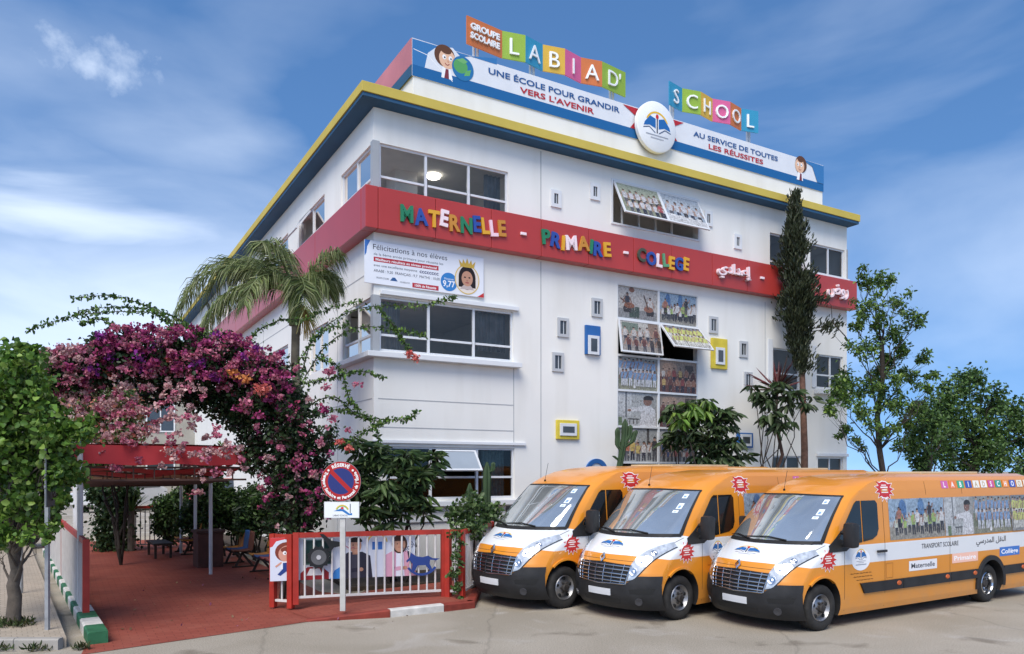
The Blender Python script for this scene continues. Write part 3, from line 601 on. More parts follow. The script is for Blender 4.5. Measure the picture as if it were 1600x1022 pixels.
# sills and hoods
class PB:
    def bev(s, a, b, r=.01): MB().bev(a, b, r).build('sill', TRIM, school)
sb = PB(); sb.bev((-.22, -.24, 4.93), (o_ml[1] + .12, -.001, 5.05), .01); sb.bev((-.22, .001, 4.93), (-.001, 2.6, 5.05), .01)
sb.bev((.1, -.16, 1.56), (o_ll[1] + .1, -.001, 1.68), .01); sb.bev((-.05, -.06, 3.02), (o_ll[1] + .3, -.001, 3.09), .008); sb.bev((.0, -.05, 1.20), (o_ll[1] + 1, -.001, 1.28), .008)
sb.bev((o_r2b[0] - .15, -.2, o_r2b[2] - .2), (LX - .02, -.001, o_r2b[2] - .06), .01); sb.bev((o_r3b[0] - .1, -.12, 8.72), (LX, -.001, 8.78), .01)
sb.bev((o_ml[0], -.09, 6.36), (o_ml[1] + .12, -.001, 6.46), .01); sb.bev((o_r2a[0] - .25, -.03, o_r2a[2] - .25), (o_r2a[0] - .05, -.001, o_r2a[3] + .25), .005); sb.bev((o_r2b[0] - .25, -.03, o_r2b[2] - .0), (o_r2b[0] - .05, -.001, o_r2b[3] + .25), .005)
sb.bev((o_r1b[0] - .1, -.08, o_r1b[3] + .02), (LX, -.001, o_r1b[3] + .12), .01)

for a, b_ in (((-.03, -.03, 8.70), (.13, .13, 9.80)), ((-.03, -.03, 5.06), (.13, .13, 6.34)), ((LX - .02, -.02, 8.8), (LX + .03, .1, 9.8))): MB().box(a, b_).build('corner_post', GREYF, school)
# red lettered band
B0, B1, BP = 7.74, 8.67, .30
rb = MB(); seams = [FP(p, 350, BP)[0] for p in (591, 681, 768, 846, 920, 990, 1050, 1113, 1168, 1222, 1280)]
xs = [-BP] + seams + [LX + .12]
for a, b_ in zip(xs, xs[1:]): rb.bev((a + .005, -BP, B0), (b_ - .005, -.002, B1), .012)
ys = [.0, 3.6, 7.2, 10.8, 14.4, 18, 21.6, 25.2, 28.8]
for a, b_ in zip(ys, ys[1:]): rb.bev((-BP, a + .005, B0), (-.002, b_ - .005, B1), .012)
band = rb.build('red_band', REDP, school)
LC = {'g': S(40, 120, 85), 'b': S(45, 75, 150), 'y': S(215, 160, 45), 'w': S(235, 215, 220), 'o': S(190, 130, 50), 'k': S(70, 75, 60), 'p': S(235, 200, 210), 'l': S(90, 150, 110)}
def letters(word, cols, px0, px1, hgt, par=.06):
    x0, x1 = FP(px0, 370, BP)[0], FP(px1, 400, BP)[0]; ws = [glyphs(ch, .035, .025) for ch in word]; tot = sum(g_[3] - g_[2] for g_ in ws) + .06 * (len(word) - 1); k = (x1 - x0) / tot; x = x0; r_ = random.Random(word)
    mb = MB(); ms = []
    for (vs, fs, a, b_, c, d), cl in zip(ws, cols):
        key = 'letter_' + {'g': 'green', 'b': 'blue', 'y': 'yellow', 'w': 'white', 'o': 'ochre', 'k': 'olive', 'p': 'pink', 'l': 'sage'}[cl]; m = mat(key, LC[cl], .4, var=.05)
        if m not in ms: ms.append(m)
        kz = hgt / .72; an = r_.uniform(-.14, .14); zc = (B0 + B1) / 2 - hgt / 2 + r_.uniform(-.05, .05); ca, sa = math.cos(an), math.sin(an); cx = (a + b_) / 2
        mb.add([(x + (cx - a) * k + (v[0] - cx) * k * ca - (v[1] - .36) * kz * sa, -BP - .028 - v[2], zc + hgt / 2 + (v[0] - cx) * k * sa + (v[1] - .36) * kz * ca) for v in vs], fs, ms.index(m)); x += (b_ - a + .06) * k
    return mb.build('lettering', ms, band)
letters('MATERNELLE', 'gbywogbypo', 625, 789, .37); letters('PRIMAIRE', 'gbywogby', 846, 953, .36); letters('COLLEGE', 'kbwlyby', 995, 1075, .35)
def arabic(codes, px0, px1, py, hgt):
    x0, x1 = FP(px0, py, BP)[0], FP(px1, py, BP)[0]; vs, fs, a, b_, c, d = glyphs(''.join(chr(q) for q in codes), .02, .05); k = (x1 - x0) / (b_ - a); kz = hgt / (d - c); z = (B0 + B1) / 2 - hgt / 2
    mb = MB(); mb.add([(x0 + (v[0] - a) * k, -BP - .056 - v[2], z + (v[1] - c) * kz) for v in vs], fs); return mb.build('lettering', mat('letter_white', LC['w'], .4), band)
arabic((0xFEF1, 0xFEA9, 0xFE8D, 0xFEAA, 0xFECB, 0xFE87), 1119, 1171, 432, .46); arabic((0xFEBD, 0xFEED, 0xFEAD), 1290, 1322, 460, .46)
for px in (817, 977, 1190, 1276): x = FP(px, 400, BP)[0]; MB().bev((x - .08, -BP - .05, 8.17), (x + .08, -BP - .001, 8.24), .01).build('lettering_dash', mat('letter_white', LC['w'], .4), band)
# eaves
OV = .42
ev = MB(); ev.bev((-OV, -OV, 10.64), (LX + .12, LY + .3, 10.86), .01); eaves = ev.build('eaves_fascia', YEL, school)
so_ = MB(); so_.bev((-OV + .03, -OV + .03, 10.555), (LX + .09, LY + .25, 10.637), .01); so_.build('eaves_soffit', BLU, school)
# attic parapet set on the roof
at_x0 = FP(646, 90, .0)[0]; at_x1 = FP(1286, 280, 0)[0]; AZ = FP(646, 62, 0)[1]; print('attic', at_x0, at_x1, AZ, FP(1286, 252)[1], FP(648, 110)[1], FP(1286, 298)[1], o_tl, o_mur)
pa = MB(); pa.bev((at_x0, .02, 10.861), (at_x1, 10.5, AZ), .01); pa.build('attic_wall', PLASTER, school)
# printed banner round the attic
BZ0 = (FP(648, 122)[1] + FP(1286, 298)[1]) / 2
ban = thing('parapet_banner', 'long printed banner with blue and red slogans along the roof parapet', 'banner', BO + U * at_x0 + Vector((0, 0, BZ0)), UA)
bl = MB(); BW = at_x1 - at_x0; BH = AZ - BZ0 + .04
bl.box((-.03, -.0, 0), (BW + .02, .018, BH)); 
bl.build('banner_sheet', mat('banner_white', S(216, 218, 222), .5, var=.03), ban)
def bx(px): return FP(px, 180, 0)[0] - at_x0
A = Art(); BS = S(30, 95, 150); A.rect(-.03, 0, BW + .02, .26, BS)
A.poly([(-.03, .26), (.9, .26), (.95, .5), (1.1, .72), (1.5, .86), (2.2, 1.0), (2.2, BH - .02), (-.03, BH - .02)], S(55, 115, 170)); A.poly([(.28, .26), (.36, .62), (.62, .86), (1.0, .92), (1.3, .7), (1.3, .26)], S(214, 217, 222))
A.line([(.0, BH - .25), (.35, BH - .3), (.7, BH - .55), (1.0, BH - .75)], .015, WHITE)
sk, hr = S(222, 180, 150), S(95, 60, 40)
def boy(A, x, y, r, flip=1):
    A.poly([(x - r * .5 * flip, y - r * 1.9), (x + r * .7 * flip, y - r * 1.9), (x + r * .35 * flip, y - r * .7), (x - r * .35 * flip, y - r * .7)], S(235, 235, 238)); A.poly([(x - .2 * r, y - 1.9 * r), (x + .3 * r, y - 1.9 * r), (x + .25 * r, y - 1.0 * r), (x - .05 * r, y - 1.0 * r)], S(120, 50, 60))
    A.oval(x - .15 * r * flip, y + .18 * r, r * 1.08, r * 1.05, hr, 24); A.oval(x + .12 * r * flip, y - .05 * r, r * .86, r * .92, sk, 24); A.oval(x + .0 * r, y + .7 * r, r * .55, r * .3, hr, 16)
    for s_ in (-.2, .45): A.oval(x + s_ * r * flip, y + .08 * r, r * .2, r * .23, WHITE, 14); A.oval(x + (s_ + .05) * r * flip, y + .05 * r, r * .08, r * .1, BLACKC, 10)
    A.oval(x + .2 * r * flip, y - .25 * r, r * .1, r * .12, S(205, 150, 120), 10); A.arc(x + .1 * r * flip, y - .38 * r, r * .2, r * .27, 200, 340, S(150, 60, 60), 8)
boy(A, bx(697), .26 + (BH - .26) * .60, .25); gx = bx(723); A.oval(gx, .50, .29, .29, S(40, 110, 160), 32); A.oval(gx - .06, .54, .19, .17, S(85, 155, 90), 18); A.poly([(gx + .03, .33), (gx + .18, .37), (gx + .22, .52), (gx + .08, .46)], S(100, 165, 95)); A.poly([(gx - .18, .66), (gx, .75), (gx + .13, .69), (gx + .03, .62)], S(110, 170, 105))
BT, RT = S(40, 85, 140), S(175, 40, 50)
A.text('UNE ÉCOLE POUR GRANDIR', (bx(763) + bx(968)) / 2, BH * .66, BH * .165, BT, bx(968) - bx(763), bold=.022); A.text("VERS L'AVENIR", (bx(812) + bx(928)) / 2, BH * .385, BH * .165, RT, bx(928) - bx(812), bold=.022)
A.text('AU SERVICE DE TOUTES', (bx(1083) + bx(1215)) / 2, BH * .64, BH * .165, BT, bx(1215) - bx(1083), bold=.022); A.text('LES RÉUSSITES', (bx(1107) + bx(1192)) / 2, BH * .37, BH * .165, RT, bx(1192) - bx(1107), bold=.022)
e0, ec, e1 = bx(973), bx(1020), bx(1068)
for sg, xe in ((-1, e0), (1, e1)): A.poly([(xe, BH - .03), (ec, BH - .03), (ec, .26), (xe - sg * .25, .26), (xe - sg * .45, .5), (xe - sg * .45, .62)], RT)
A.poly([(BW + .02, .26), (BW + .02, BH - .02), (BW - 1.3, BH - .02), (BW - 1.1, .86), (BW - .55, .72), (BW - .3, .26)], S(55, 115, 170)); boy(A, bx(1250), .26 + (BH - .26) * .62, .25, -1)
A.build('banner_print', ban, lambda a, b_, k: (a, -.003 - k, b_), dz=.0004)
sd_ = MB(); sd_.box((-.05, .02, .26), (-.032, 10.4, BH)); sd_.build('side_sheet', mat('glare_pink_print', (.50, .17, .17), .25, var=.2, nscale=.5), ban); sd_ = MB(); sd_.box((-.052, .02, 0), (-.032, 10.4, .255)); sd_.build('side_stripe', BLU, ban)  # printed side sheet; the glare on it is mixed into its pink colour
# round emblem
em = thing('round_emblem', 'white round school emblem with open blue book in the middle of the roof banner', 'sign', BO + U * (at_x0 + ec) + Vector((0, 0, BZ0 + BH * .46)) - NN * .06, UA)
f = MB(); f.lathe([(.70, 0), (.70, -.10), (.66, -.12), (0, -.12)], 48, 'y'); f.build('disc', mat('emblem_white', S(226, 228, 230), .4, var=.03), em, smooth=35)
A = Art(); emblem(A, 0, .02, .67, False); A.build('emblem_print', em, lambda a, b_, k: (a, -.123 - k, b_), dz=.0005)
# rooftop letter boards
def roof_sign(label, px0, px1, py0, py1, py1b, cells, posts, back):
    x0 = FP(px0, py0, 0)[0]; x1 = FP(px1, py1b, 0)[0]; o = BO - NN * 0; z1 = FP(px0, py0)[1]; z0 = FP(px0, py1)[1]
    th = thing('rooftop_sign', label, 'sign', BO + U * x0 + Vector((0, 0, AZ)), UA, 'letter boards on the roof'); W = x1 - x0; tot = sum(c[1] for c in cells); x = 0; H0, H1 = z0 - AZ, z1 - AZ; i = 0
    for txt, wd, col in cells:
        wv = W * wd / tot; ya, yb = ((0, .13) if i % 2 == 0 else (.13, 0)); cy = lambda a, ya=ya, yb=yb, wv=wv, x=x: .05 + ya + (yb - ya) * (a - x) / wv
        b = MB(); b.prism([(x, H0), (x + wv, H0), (x + wv, H1), (x, H1)], 0, .04, 0, lambda a, c, d: (a, cy(a) + d, c)); po = b.build('letter_board', mat('board_%d_%d_%d' % col, S(*col), .5, var=.04), th)
        for k, ln in enumerate(txt.split('\n')):
            two = '\n' in txt; h = (H1 - H0) * (.22 if two else .62); zz = H0 + (H1 - H0) * ((.57 - .33 * k) if two else .18); vs, fs, a, b2, c, d = glyphs(ln, .03 if two else -.005, .02); kx = (wv * .82 / (b2 - a)) if two else h / .72
            m_ = MB(); m_.add([(x + wv / 2 + (v[0] - (a + b2) / 2) * kx, cy(x + wv / 2 + (v[0] - (a + b2) / 2) * kx) - .025 - v[2], zz + v[1] * h / .72) for v in vs], fs); m_.build('letter', mat('letter_plain_white', S(236, 238, 238), .4, var=.02), po)
        x += wv; i += 1
    for fr_ in posts:
        p = MB(); px_ = W * fr_
        for dx in (-.05, .05): p.tube([(px_ + dx, .36, -.25), (px_ + dx, .36, H1 - .1)], .035, 8)
        p.build('post', mat('white_post', (.55, .57, .6), .5, var=.05), th)
    return th
OR, GN, TU, OC, PK = (196, 110, 60), (140, 170, 60), (50, 140, 175), (205, 165, 60), (205, 95, 140)
roof_sign('long zigzag rooftop sign spelling the first name in seven coloured boards', 731, 984, 22, 66, 142, [('GROUPE\nSCOLAIRE', 1.75, OR), ('L', 1, GN), ('A', 1, TU), ('B', 1, OC), ('I', 1, PK), ('A', 1, OR), ("D'", 1.5, GN)], (.08, .41, .93), 0)
roof_sign('shorter zigzag rooftop sign of six coloured boards spelling SCHOOL', 1048, 1187, 125, 162, 203, [('S', 1, TU), ('C', 1, GN), ('H', 1, OC), ('O', 1, PK), ('O', 1, OR), ('L', 1, TU)], (.10, .97), 0)
# congratulation poster
x0, z1 = FP(570, 375, .06); x1, z0 = FP(756, 464, .06); zt1 = FP(570, 375, .06)[1]
pw = FP(756, 430, .06)[0] - x0; zb = FP(756, 464, .06)[1] - .02; zt_ = FP(660, 388, .06)[1]; ph = zt_ - zb
po = thing('congratulation_poster', 'white congratulation poster with crowned girl portrait below the red band', 'poster', BO + U * x0 + Vector((0, 0, zb)) - NN * .02, UA)
b = MB(); b.bev((0, -.03, 0), (pw, 0, ph), .005); b.build('poster_board', mat('poster_white', S(225, 228, 234), .5, var=.02), po)
A = Art(); u = pw / 100; T = S(70, 75, 85)
A.poly([(0, ph), (4.5 * u, ph), (2 * u, ph * .85), (1.4 * u, ph * .7), (0, ph * .62)], S(60, 110, 180)); A.text('Félicitations à nos élèves', 6.5 * u, ph * .80, ph * .13, S(60, 62, 70), 61 * u, 'l'); A.text('de la 6ème année primaire pour réussite les', 7 * u, ph * .67, ph * .06, T, 57 * u, 'l')
A.rect(7 * u, ph * .52, 60 * u, ph * .63, S(180, 50, 60)); A.text('Meilleurs résultats au niveau provincial', 33.5 * u, ph * .545, ph * .06, WHITE, 50 * u, bold=.02); A.text('avec une excellente moyenne', 7 * u, ph * .41, ph * .06, T, 35 * u, 'l'); A.text('cccccccc', 44 * u, ph * .40, ph * .09, S(70, 75, 110), 16 * u, 'l', bold=.02)
A.text('ARABE : 9,20  FRANÇAIS : 9,7  MATHS : 10,00', 7 * u, ph * .28, ph * .065, T, 54 * u, 'l'); A.text('GROUPE SCOLAIRE', 9 * u, ph * .13, ph * .04, T, 10 * u, 'l'); A.poly([(20 * u, ph * .12), (26 * u, ph * .12), (24 * u, ph * .2), (22 * u, ph * .2)], S(50, 90, 140)); A.text('NOS RÉSULTATS', 28 * u, ph * .1, ph * .035, T, 8 * u, 'l')
A.rect(38 * u, ph * .03, 60 * u, ph * .14, S(180, 50, 60)); A.text('100% de Réussite', 49 * u, ph * .055, ph * .06, WHITE, 18 * u, bold=.02)
A.oval(69 * u, ph * .28, 7.2 * u, 7.2 * u, S(55, 125, 190), 28); A.text('9,77', 69 * u, ph * .16, ph * .15, WHITE, 10.5 * u, bold=.02); A.text('Moyenne', 69 * u, ph * .33, ph * .05, WHITE, 8 * u)
cx, cy = 85 * u, ph * .40; A.oval(cx, cy, 11 * u, ph * .37, S(212, 180, 95), 36); A.oval(cx, cy, 10.2 * u, ph * .345, S(225, 215, 205), 36); A.oval(cx, cy + ph * .04, 7.6 * u, ph * .30, S(35, 26, 24), 28); A.rect(cx - 7.6 * u, cy - ph * .2, cx + 7.6 * u, cy, S(35, 26, 24)); A.poly([(cx - 6.5 * u, cy - ph * .25), (cx + 6.5 * u, cy - ph * .25), (cx + 3 * u, cy - ph * .14), (cx - 3 * u, cy - ph * .14)], S(185, 170, 165))
A.oval(cx, cy + ph * .02, 5 * u, ph * .19, S(186, 140, 115), 24)
for s_ in (-1, 1): A.oval(cx + s_ * 2 * u, cy + ph * .05, 1 * u, ph * .02, S(40, 28, 25), 10)
A.oval(cx, cy - ph * .03, .8 * u, ph * .02, S(165, 115, 95), 8); A.oval(cx, cy - ph * .08, 1.8 * u, ph * .018, S(160, 80, 80), 10)
cr = [(-6, .0), (6, .0), (7.5, .18), (4.5, .08), (3.6, .2), (1.6, .09), (0, .23), (-1.6, .09), (-3.6, .2), (-4.5, .08), (-7.5, .18)]; A.poly([(cx + a * u, ph * (.70 + b_)) for a, b_ in cr], S(200, 165, 70)); A.poly([(pw, 0), (pw - 6 * u, 0), (pw, ph * .12)], S(190, 50, 50))
A.build('poster_print', po, lambda a, b_, k: (a, -.031 - k, b_), dz=.00025)
# ================================================================ VANS
VP = bpy.data.materials.new('van_paint'); VP.use_nodes = True; _t = VP.node_tree; _b = _t.nodes['Principled BSDF']
_b.inputs['Roughness'].default_value = .32; _b.inputs['Coat Weight'].default_value = .6; _b.inputs['Coat Roughness'].default_value = .06; _b.inputs['Specular IOR Level'].default_value = .4
_co = N(_t, 'ShaderNodeTexCoord'); _sx = N(_t, 'ShaderNodeSeparateXYZ'); _t.links.new(_co.outputs['Object'], _sx.inputs[0])
def _m(op, a, b_=None, c=None):
    n = N(_t, 'ShaderNodeMath', operation=op)
    for i, v in enumerate((a, b_, c)):
        if v is None: continue
        if isinstance(v, (int, float)): n.inputs[i].default_value = v
        else: _t.links.new(v, n.inputs[i])
    return n.outputs[0]
_mr = N(_t, 'ShaderNodeMapRange'); _t.links.new(_sx.outputs[0], _mr.inputs[0]); _mr.inputs[1].default_value = .30; _mr.inputs[2].default_value = .75; _mr.inputs[3].default_value = 1.045; _mr.inputs[4].default_value = .985
_lo = _m('GREATER_THAN', _sx.outputs[2], _mr.outputs[0])
_hi = N(_t, 'ShaderNodeMapRange'); _t.links.new(_sx.outputs[0], _hi.inputs[0]); _hi.inputs[1].default_value = .8; _hi.inputs[2].default_value = 1.5; _hi.inputs[3].default_value = 1.40; _hi.inputs[4].default_value = 1.28
_up = _m('LESS_THAN', _sx.outputs[2], _hi.outputs[0]); _fac = _m('MULTIPLY', _lo, _up)
_n = N(_t, 'ShaderNodeTexNoise'); _n.inputs['Scale'].default_value = 2; _n.inputs['Detail'].default_value = 5; _t.links.new(_co.outputs['Object'], _n.inputs['Vector'])
_r = N(_t, 'ShaderNodeValToRGB'); _r.color_ramp.elements[0].color = (.64, .232, .016, 1); _r.color_ramp.elements[1].color = (.72, .275, .026, 1); _t.links.new(_n.outputs['Fac'], _r.inputs[0])
_r2 = N(_t, 'ShaderNodeValToRGB'); _r2.color_ramp.elements[0].color = (.66, .68, .70, 1); _r2.color_ramp.elements[1].color = (.73, .745, .76, 1); _t.links.new(_n.outputs['Fac'], _r2.inputs[0])
_x = N(_t, 'ShaderNodeMix', data_type='RGBA'); _t.links.new(_fac, _x.inputs[0]); _t.links.new(_r.outputs[0], _x.inputs[6]); _t.links.new(_r2.outputs[0], _x.inputs[7])
# road dust low on the body
_dz = N(_t, 'ShaderNodeMapRange'); _t.links.new(_sx.outputs[2], _dz.inputs[0]); _dz.inputs[1].default_value = .2; _dz.inputs[2].default_value = .75; _dz.inputs[3].default_value = .45; _dz.inputs[4].default_value = 0
_n3 = N(_t, 'ShaderNodeTexNoise'); _n3.inputs['Scale'].default_value = 5; _n3.inputs['Detail'].default_value = 6; _t.links.new(_co.outputs['Object'], _n3.inputs['Vector']); _dd = _m('MULTIPLY', _dz.outputs[0], _n3.outputs['Fac'])
_x2 = N(_t, 'ShaderNodeMix', data_type='RGBA'); _t.links.new(_dd, _x2.inputs[0]); _t.links.new(_x.outputs[2], _x2.inputs[6]); _x2.inputs[7].default_value = (.30, .23, .16, 1)
_t.links.new(_x2.outputs[2], _b.inputs['Base Color'])
PLAST = mat('black_bumper_plastic', (.018, .018, .019), .55, var=.35, nscale=4, bump=.15, bscale=120); RUB = mat('tyre_rubber', (.022, .021, .020), .85, var=.45, nscale=6, bump=.2, bscale=40)
CHROME = mat('chrome', (.55, .56, .58), .18, 1.0, var=.1); STEEL = mat('wheel_steel', (.30, .30, .31), .4, .85, var=.3, nscale=8); HUBM = mat('hub_dark', (.045, .04, .037), .6, .2, var=.5, nscale=10)
SCREEN = mat('windscreen_glass', (.54, .58, .58), .03, .72, spec=.9, var=.3, nscale=.8, coat=1.0); WINDK = mat('dark_side_glass', (.008, .009, .009), .04, spec=.6, var=.2)
LENS = mat('headlamp_lens', (.52, .55, .58), .06, .25, var=.3, nscale=14, spec=.9, coat=1.0); AMBER = mat('amber_marker', (.5, .10, .02), .3); SEAM = mat('panel_gap', (.06, .035, .015), .8)
def interp(tab, z):
    if z <= tab[0][0]: return tab[0][1]
    for (a, u_), (b_, v) in zip(tab, tab[1:]):
        if z <= b_: return u_ + (v - u_) * (z - a) / (b_ - a)
    return tab[-1][1]
XF = [(.20, .13), (.30, .05), (.42, .01), (.6, 0), (.78, .015), (.92, .06), (1.02, .11), (1.08, .17), (1.16, .28), (1.26, .44), (1.36, .62), (1.55, .85), (1.75, 1.10), (2.02, 1.46), (2.12, 1.62), (2.22, 1.84), (2.30, 2.10), (2.36, 2.42), (2.41, 2.95)]
XF = [(z, x + .11 * min(1, max(0, (1.36 - z) / .26))) for z, x in XF]
WZ = [(.20, .89), (.30, .91), (.5, .92), (1.26, .92), (2.02, .865), (2.14, .85), (2.30, .815), (2.36, .74), (2.41, .58)]
BZ = [(.2, .29), (.6, .27), (.95, .31), (1.2, .38), (1.36, .34), (2.02, .14), (2.3, .12), (2.41, .1)]
CZ = [(.2, .15), (.75, .16), (.95, .22), (1.2, .32), (1.4, .30), (2.02, .20), (2.3, .25), (2.41, .2)]
VL = 7.75; AX0, AX1, WR = 1.02, 5.92, .355
def fx_(s, z): a = abs(s); return interp(XF, z) + interp(BZ, z) * a ** 2.2 + interp(CZ, z) * a ** 9
def xe(z): return fx_(1, z)
def P3(s, z):
    """s in [-1,1] across the front (+1 is the side that faces the road), beyond that metres along the flank"""
    w_ = interp(WZ, z)
    if abs(s) <= 1: return Vector((fx_(s, z), -s * w_, z))
    return Vector((xe(z) + abs(s) - 1, -math.copysign(w_, s), z))
def PN(s, z):
    e = .004; a = P3(s + e, z) - P3(s - e, z); b_ = P3(s, z + e) - P3(s, z - e); n = a.cross(b_)
    if n.length < 1e-9: return Vector((-1, 0, 0))
    n.normalize(); c = P3(s, z)
    if n.dot(Vector((c.x - 3, c.y, (z - 1.2) * .5))) < 0: n = -n
    return n
def PO(s, z, off): return P3(s, z) + PN(s, z) * off
def SY(x, z):                              # flank y at x (road side, y negative)
    if x >= xe(z): return -interp(WZ, z)
    a, b_ = 0., 1.
    for _ in range(30):
        m_ = (a + b_) / 2
        if fx_(m_, z) < x: a = m_
        else: b_ = m_
    return -interp(WZ, z) * a
def side(x, z, off): return Vector((x, SY(x, z) - off, z))
def patch(mb, lo, hi, nu, nv, off, mi=0, rim=True):
    """closed thin shell on the body between two curves lo(t), hi(t) -> (s,z)"""
    def q(t, v, o): (s0, z0), (s1, z1) = lo(t), hi(t); return PO(s0 + (s1 - s0) * v, z0 + (z1 - z0) * v, o)
    o0 = len(mb.v); mb.grid(lambda t, v: q(t, v, off), nu, nv, mi)
    if rim:
        ed = [(i / nu, 0) for i in range(nu + 1)] + [(1, j / nv) for j in range(1, nv + 1)] + [(i / nu, 1) for i in range(nu - 1, -1, -1)] + [(0, j / nv) for j in range(nv - 1, -1, -1)]
        vs = [q(a, b_, off) for a, b_ in ed] + [q(a, b_, -.01) for a, b_ in ed]; n = len(ed)
        mb.add(vs, [(i, (i + 1) % n, n + (i + 1) % n, n + i) for i in range(n - 1)], mi)
def curve(*pts):                           # piecewise linear curve through (s,z) points
    def f(t):
        k = t * (len(pts) - 1); i = min(int(k), len(pts) - 2); a, b_ = pts[i], pts[i + 1]; u_ = k - i
        return (a[0] + (b_[0] - a[0]) * u_, a[1] + (b_[1] - a[1]) * u_)
    return f
def side_panel(poly, off, th=.006): 
    b = MB(); b.prism(poly, off - th, off, 0, lambda a, c, d: side(a, c, d)); return b
def burst(A, x, y, r, sx=1.1):
    A.star(x, y, r * .72, r * 1.12, 13, WHITE, sx); A.star(x, y, r * .64, r * 1.03, 13, S(190, 45, 45), sx)
    for k, (wd, h) in enumerate(((.55, .08), (.8, .12), (.5, .1), (.75, .08))): A.rect(x - r * wd * .62, y + r * (.3 - .2 * k), x + r * wd * .62, y + r * (.3 - .2 * k + h), S(240, 225, 220))
def build_van():
    t = thing('school_van', 'van', 'van')
    zs = sorted({round(.2 + .035 * i, 3) for i in range(64)} | {z for z, _ in XF}); zs = [z for z in zs if z <= 2.411]
    ss = [math.sin(math.pi / 2 * (-1 + 2 * i / 40)) for i in range(41)]; NS = 60; bm = bmesh.new(); rings = []
    for z in zs:
        w_ = interp(WZ, z); x0 = xe(z); ring = [(fx_(s, z), -s * w_, z) for s in ss]
        rear = VL - max(0, (z - 1.9)) * .12
        ring += [(x0 + (rear - x0) * i / NS, -w_, z) for i in range(1, NS)] + [(rear, -w_ + .06, z), (rear + .03, 0, z), (rear, w_ - .06, z)] + [(x0 + (rear - x0) * i / NS, w_, z) for i in range(NS - 1, 0, -1)]
        rings.append([bm.verts.new(p) for p in ring])
    n = len(rings[0])
    for a, b_ in zip(rings, rings[1:]):
        for i in range(n): bm.faces.new((a[i], a[(i + 1) % n], b_[(i + 1) % n], b_[i]))
    bm.faces.new(rings[0][::-1]); bm.faces.new(rings[-1]); bmesh.ops.recalc_face_normals(bm, faces=bm.faces)
    me = bpy.data.meshes.new('body'); bm.to_mesh(me); bm.free()
    tmp = bpy.data.objects.new('tmp', me); C.objects.link(tmp); cut = MB()
    for x, r in ((AX0, .455), (AX1, .44)):
        for sg in (-1, 1):
            pr = [(x + r * math.cos(a), WR + .02 + r * math.sin(a)) for a in [2 * math.pi * i / 40 for i in range(40)]]
            cut.prism(pr, .45, 1.2, 0, lambda a, b2, h, sg=sg: (a, sg * h, b2))
    cm = bpy.data.meshes.new('cut'); cm.from_pydata(cut.v, [], cut.f); me.materials.append(VP); me.materials.append(PLAST); cm.materials.append(VP); cm.materials.append(PLAST); cm.polygons.foreach_set('material_index', [1] * len(cm.polygons))
    b2 = bmesh.new(); b2.from_mesh(cm); bmesh.ops.recalc_face_normals(b2, faces=b2.faces); b2.to_mesh(cm); b2.free()
    co = bpy.data.objects.new('cut', cm); C.objects.link(co); md = tmp.modifiers.new('b', 'BOOLEAN'); md.operation = 'DIFFERENCE'; md.object = co; md.solver = 'EXACT'
    dg = bpy.context.evaluated_depsgraph_get(); dg.update(); fin = bpy.data.meshes.new_from_object(tmp.evaluated_get(dg)); fin.name = 'body'
    for o in (tmp, co): bpy.data.objects.remove(o)
    fin.polygons.foreach_set('use_smooth', [True] * len(fin.polygons)); fin.set_sharp_from_angle(angle=R(38)); body = bpy.data.objects.new('body', fin); C.objects.link(body); body.parent = t
    # front bumper: dark plastic wrapped round the nose
    b = MB(); SB = 1.0
    hi = lambda q: (lambda s: (s, .585 if abs(s) < .50 else min(.74, .585 + (abs(s) - .50) * .62)))(-SB + 2 * SB * q)
    patch(b, lambda q: (-SB + 2 * SB * q, .20), hi, 60, 12, .022); bump = b.build('front_bumper', PLAST, t, smooth=45)
    b = MB(); patch(b, curve((-.42, .30), (.42, .30)), curve((-.44, .37), (.44, .37)), 16, 2, .026)
    for sg in (-1, 1): patch(b, curve((sg * .62, .46), (sg * .92, .47)), curve((sg * .60, .53), (sg * .95, .56)), 8, 2, .026)
    b.build('air_intake', DARK, bump)
    for sg in (-1, 1):
        b = MB(); b.M = Matrix.Translation(PO(sg * .74, .345, .024)) @ PN(sg * .74, .345).to_track_quat('Z', 'Y').to_matrix().to_4x4(); b.lathe([(.062, -.004), (.062, .012), (.05, .012), (.0, .006)], 20); b.build('fog_lamp', mat('fog_lamp_dark', (.05, .05, .055), .15), bump)
    # grille
    b = MB(); patch(b, curve((-.53, .60), (0, .585), (.53, .60)), curve((-.60, .90), (0, .925), (.60, .90)), 24, 8, .012); gr = b.build('grille', DARK, t)
    b = MB()
    for k in range(5):
        z = .635 + .058 * k; b.tube([PO(s, z + .012 * (1 - (s / .56) ** 2), .03) for s in np.linspace(-.535 - .014 * k, .535 + .014 * k, 25)], .0105, 6)
    for k in range(6):
        s = -.45 + .18 * k; b.tube([PO(s, .61, .024), PO(s * 1.05, .76, .024), PO(s * 1.09, .90, .024)], .007, 6)
    b.tube([PO(s, z, .028) for s, z in [(-.545, .605), (0, .592), (.545, .605)]], .011, 6); b.tube([PO(s, z, .02) for s, z in [(.545, .605), (.58, .75), (.605, .90)]], .013, 6); b.tube([PO(-s, z, .02) for s, z in [(.545, .605), (.58, .75), (.605, .90)]], .013, 6)
    b.build('chrome_slat', CHROME, gr, smooth=60)
    # maker's lozenge badge
    b = MB(); c = PO(0, .985, .015); b.M = Matrix.Translation(c) @ PN(0, .985).to_track_quat('Z', 'Y').to_matrix().to_4x4()
    rh = lambda k: [(0, .085 * k), (.055 * k, 0), (0, -.085 * k), (-.055 * k, 0)]
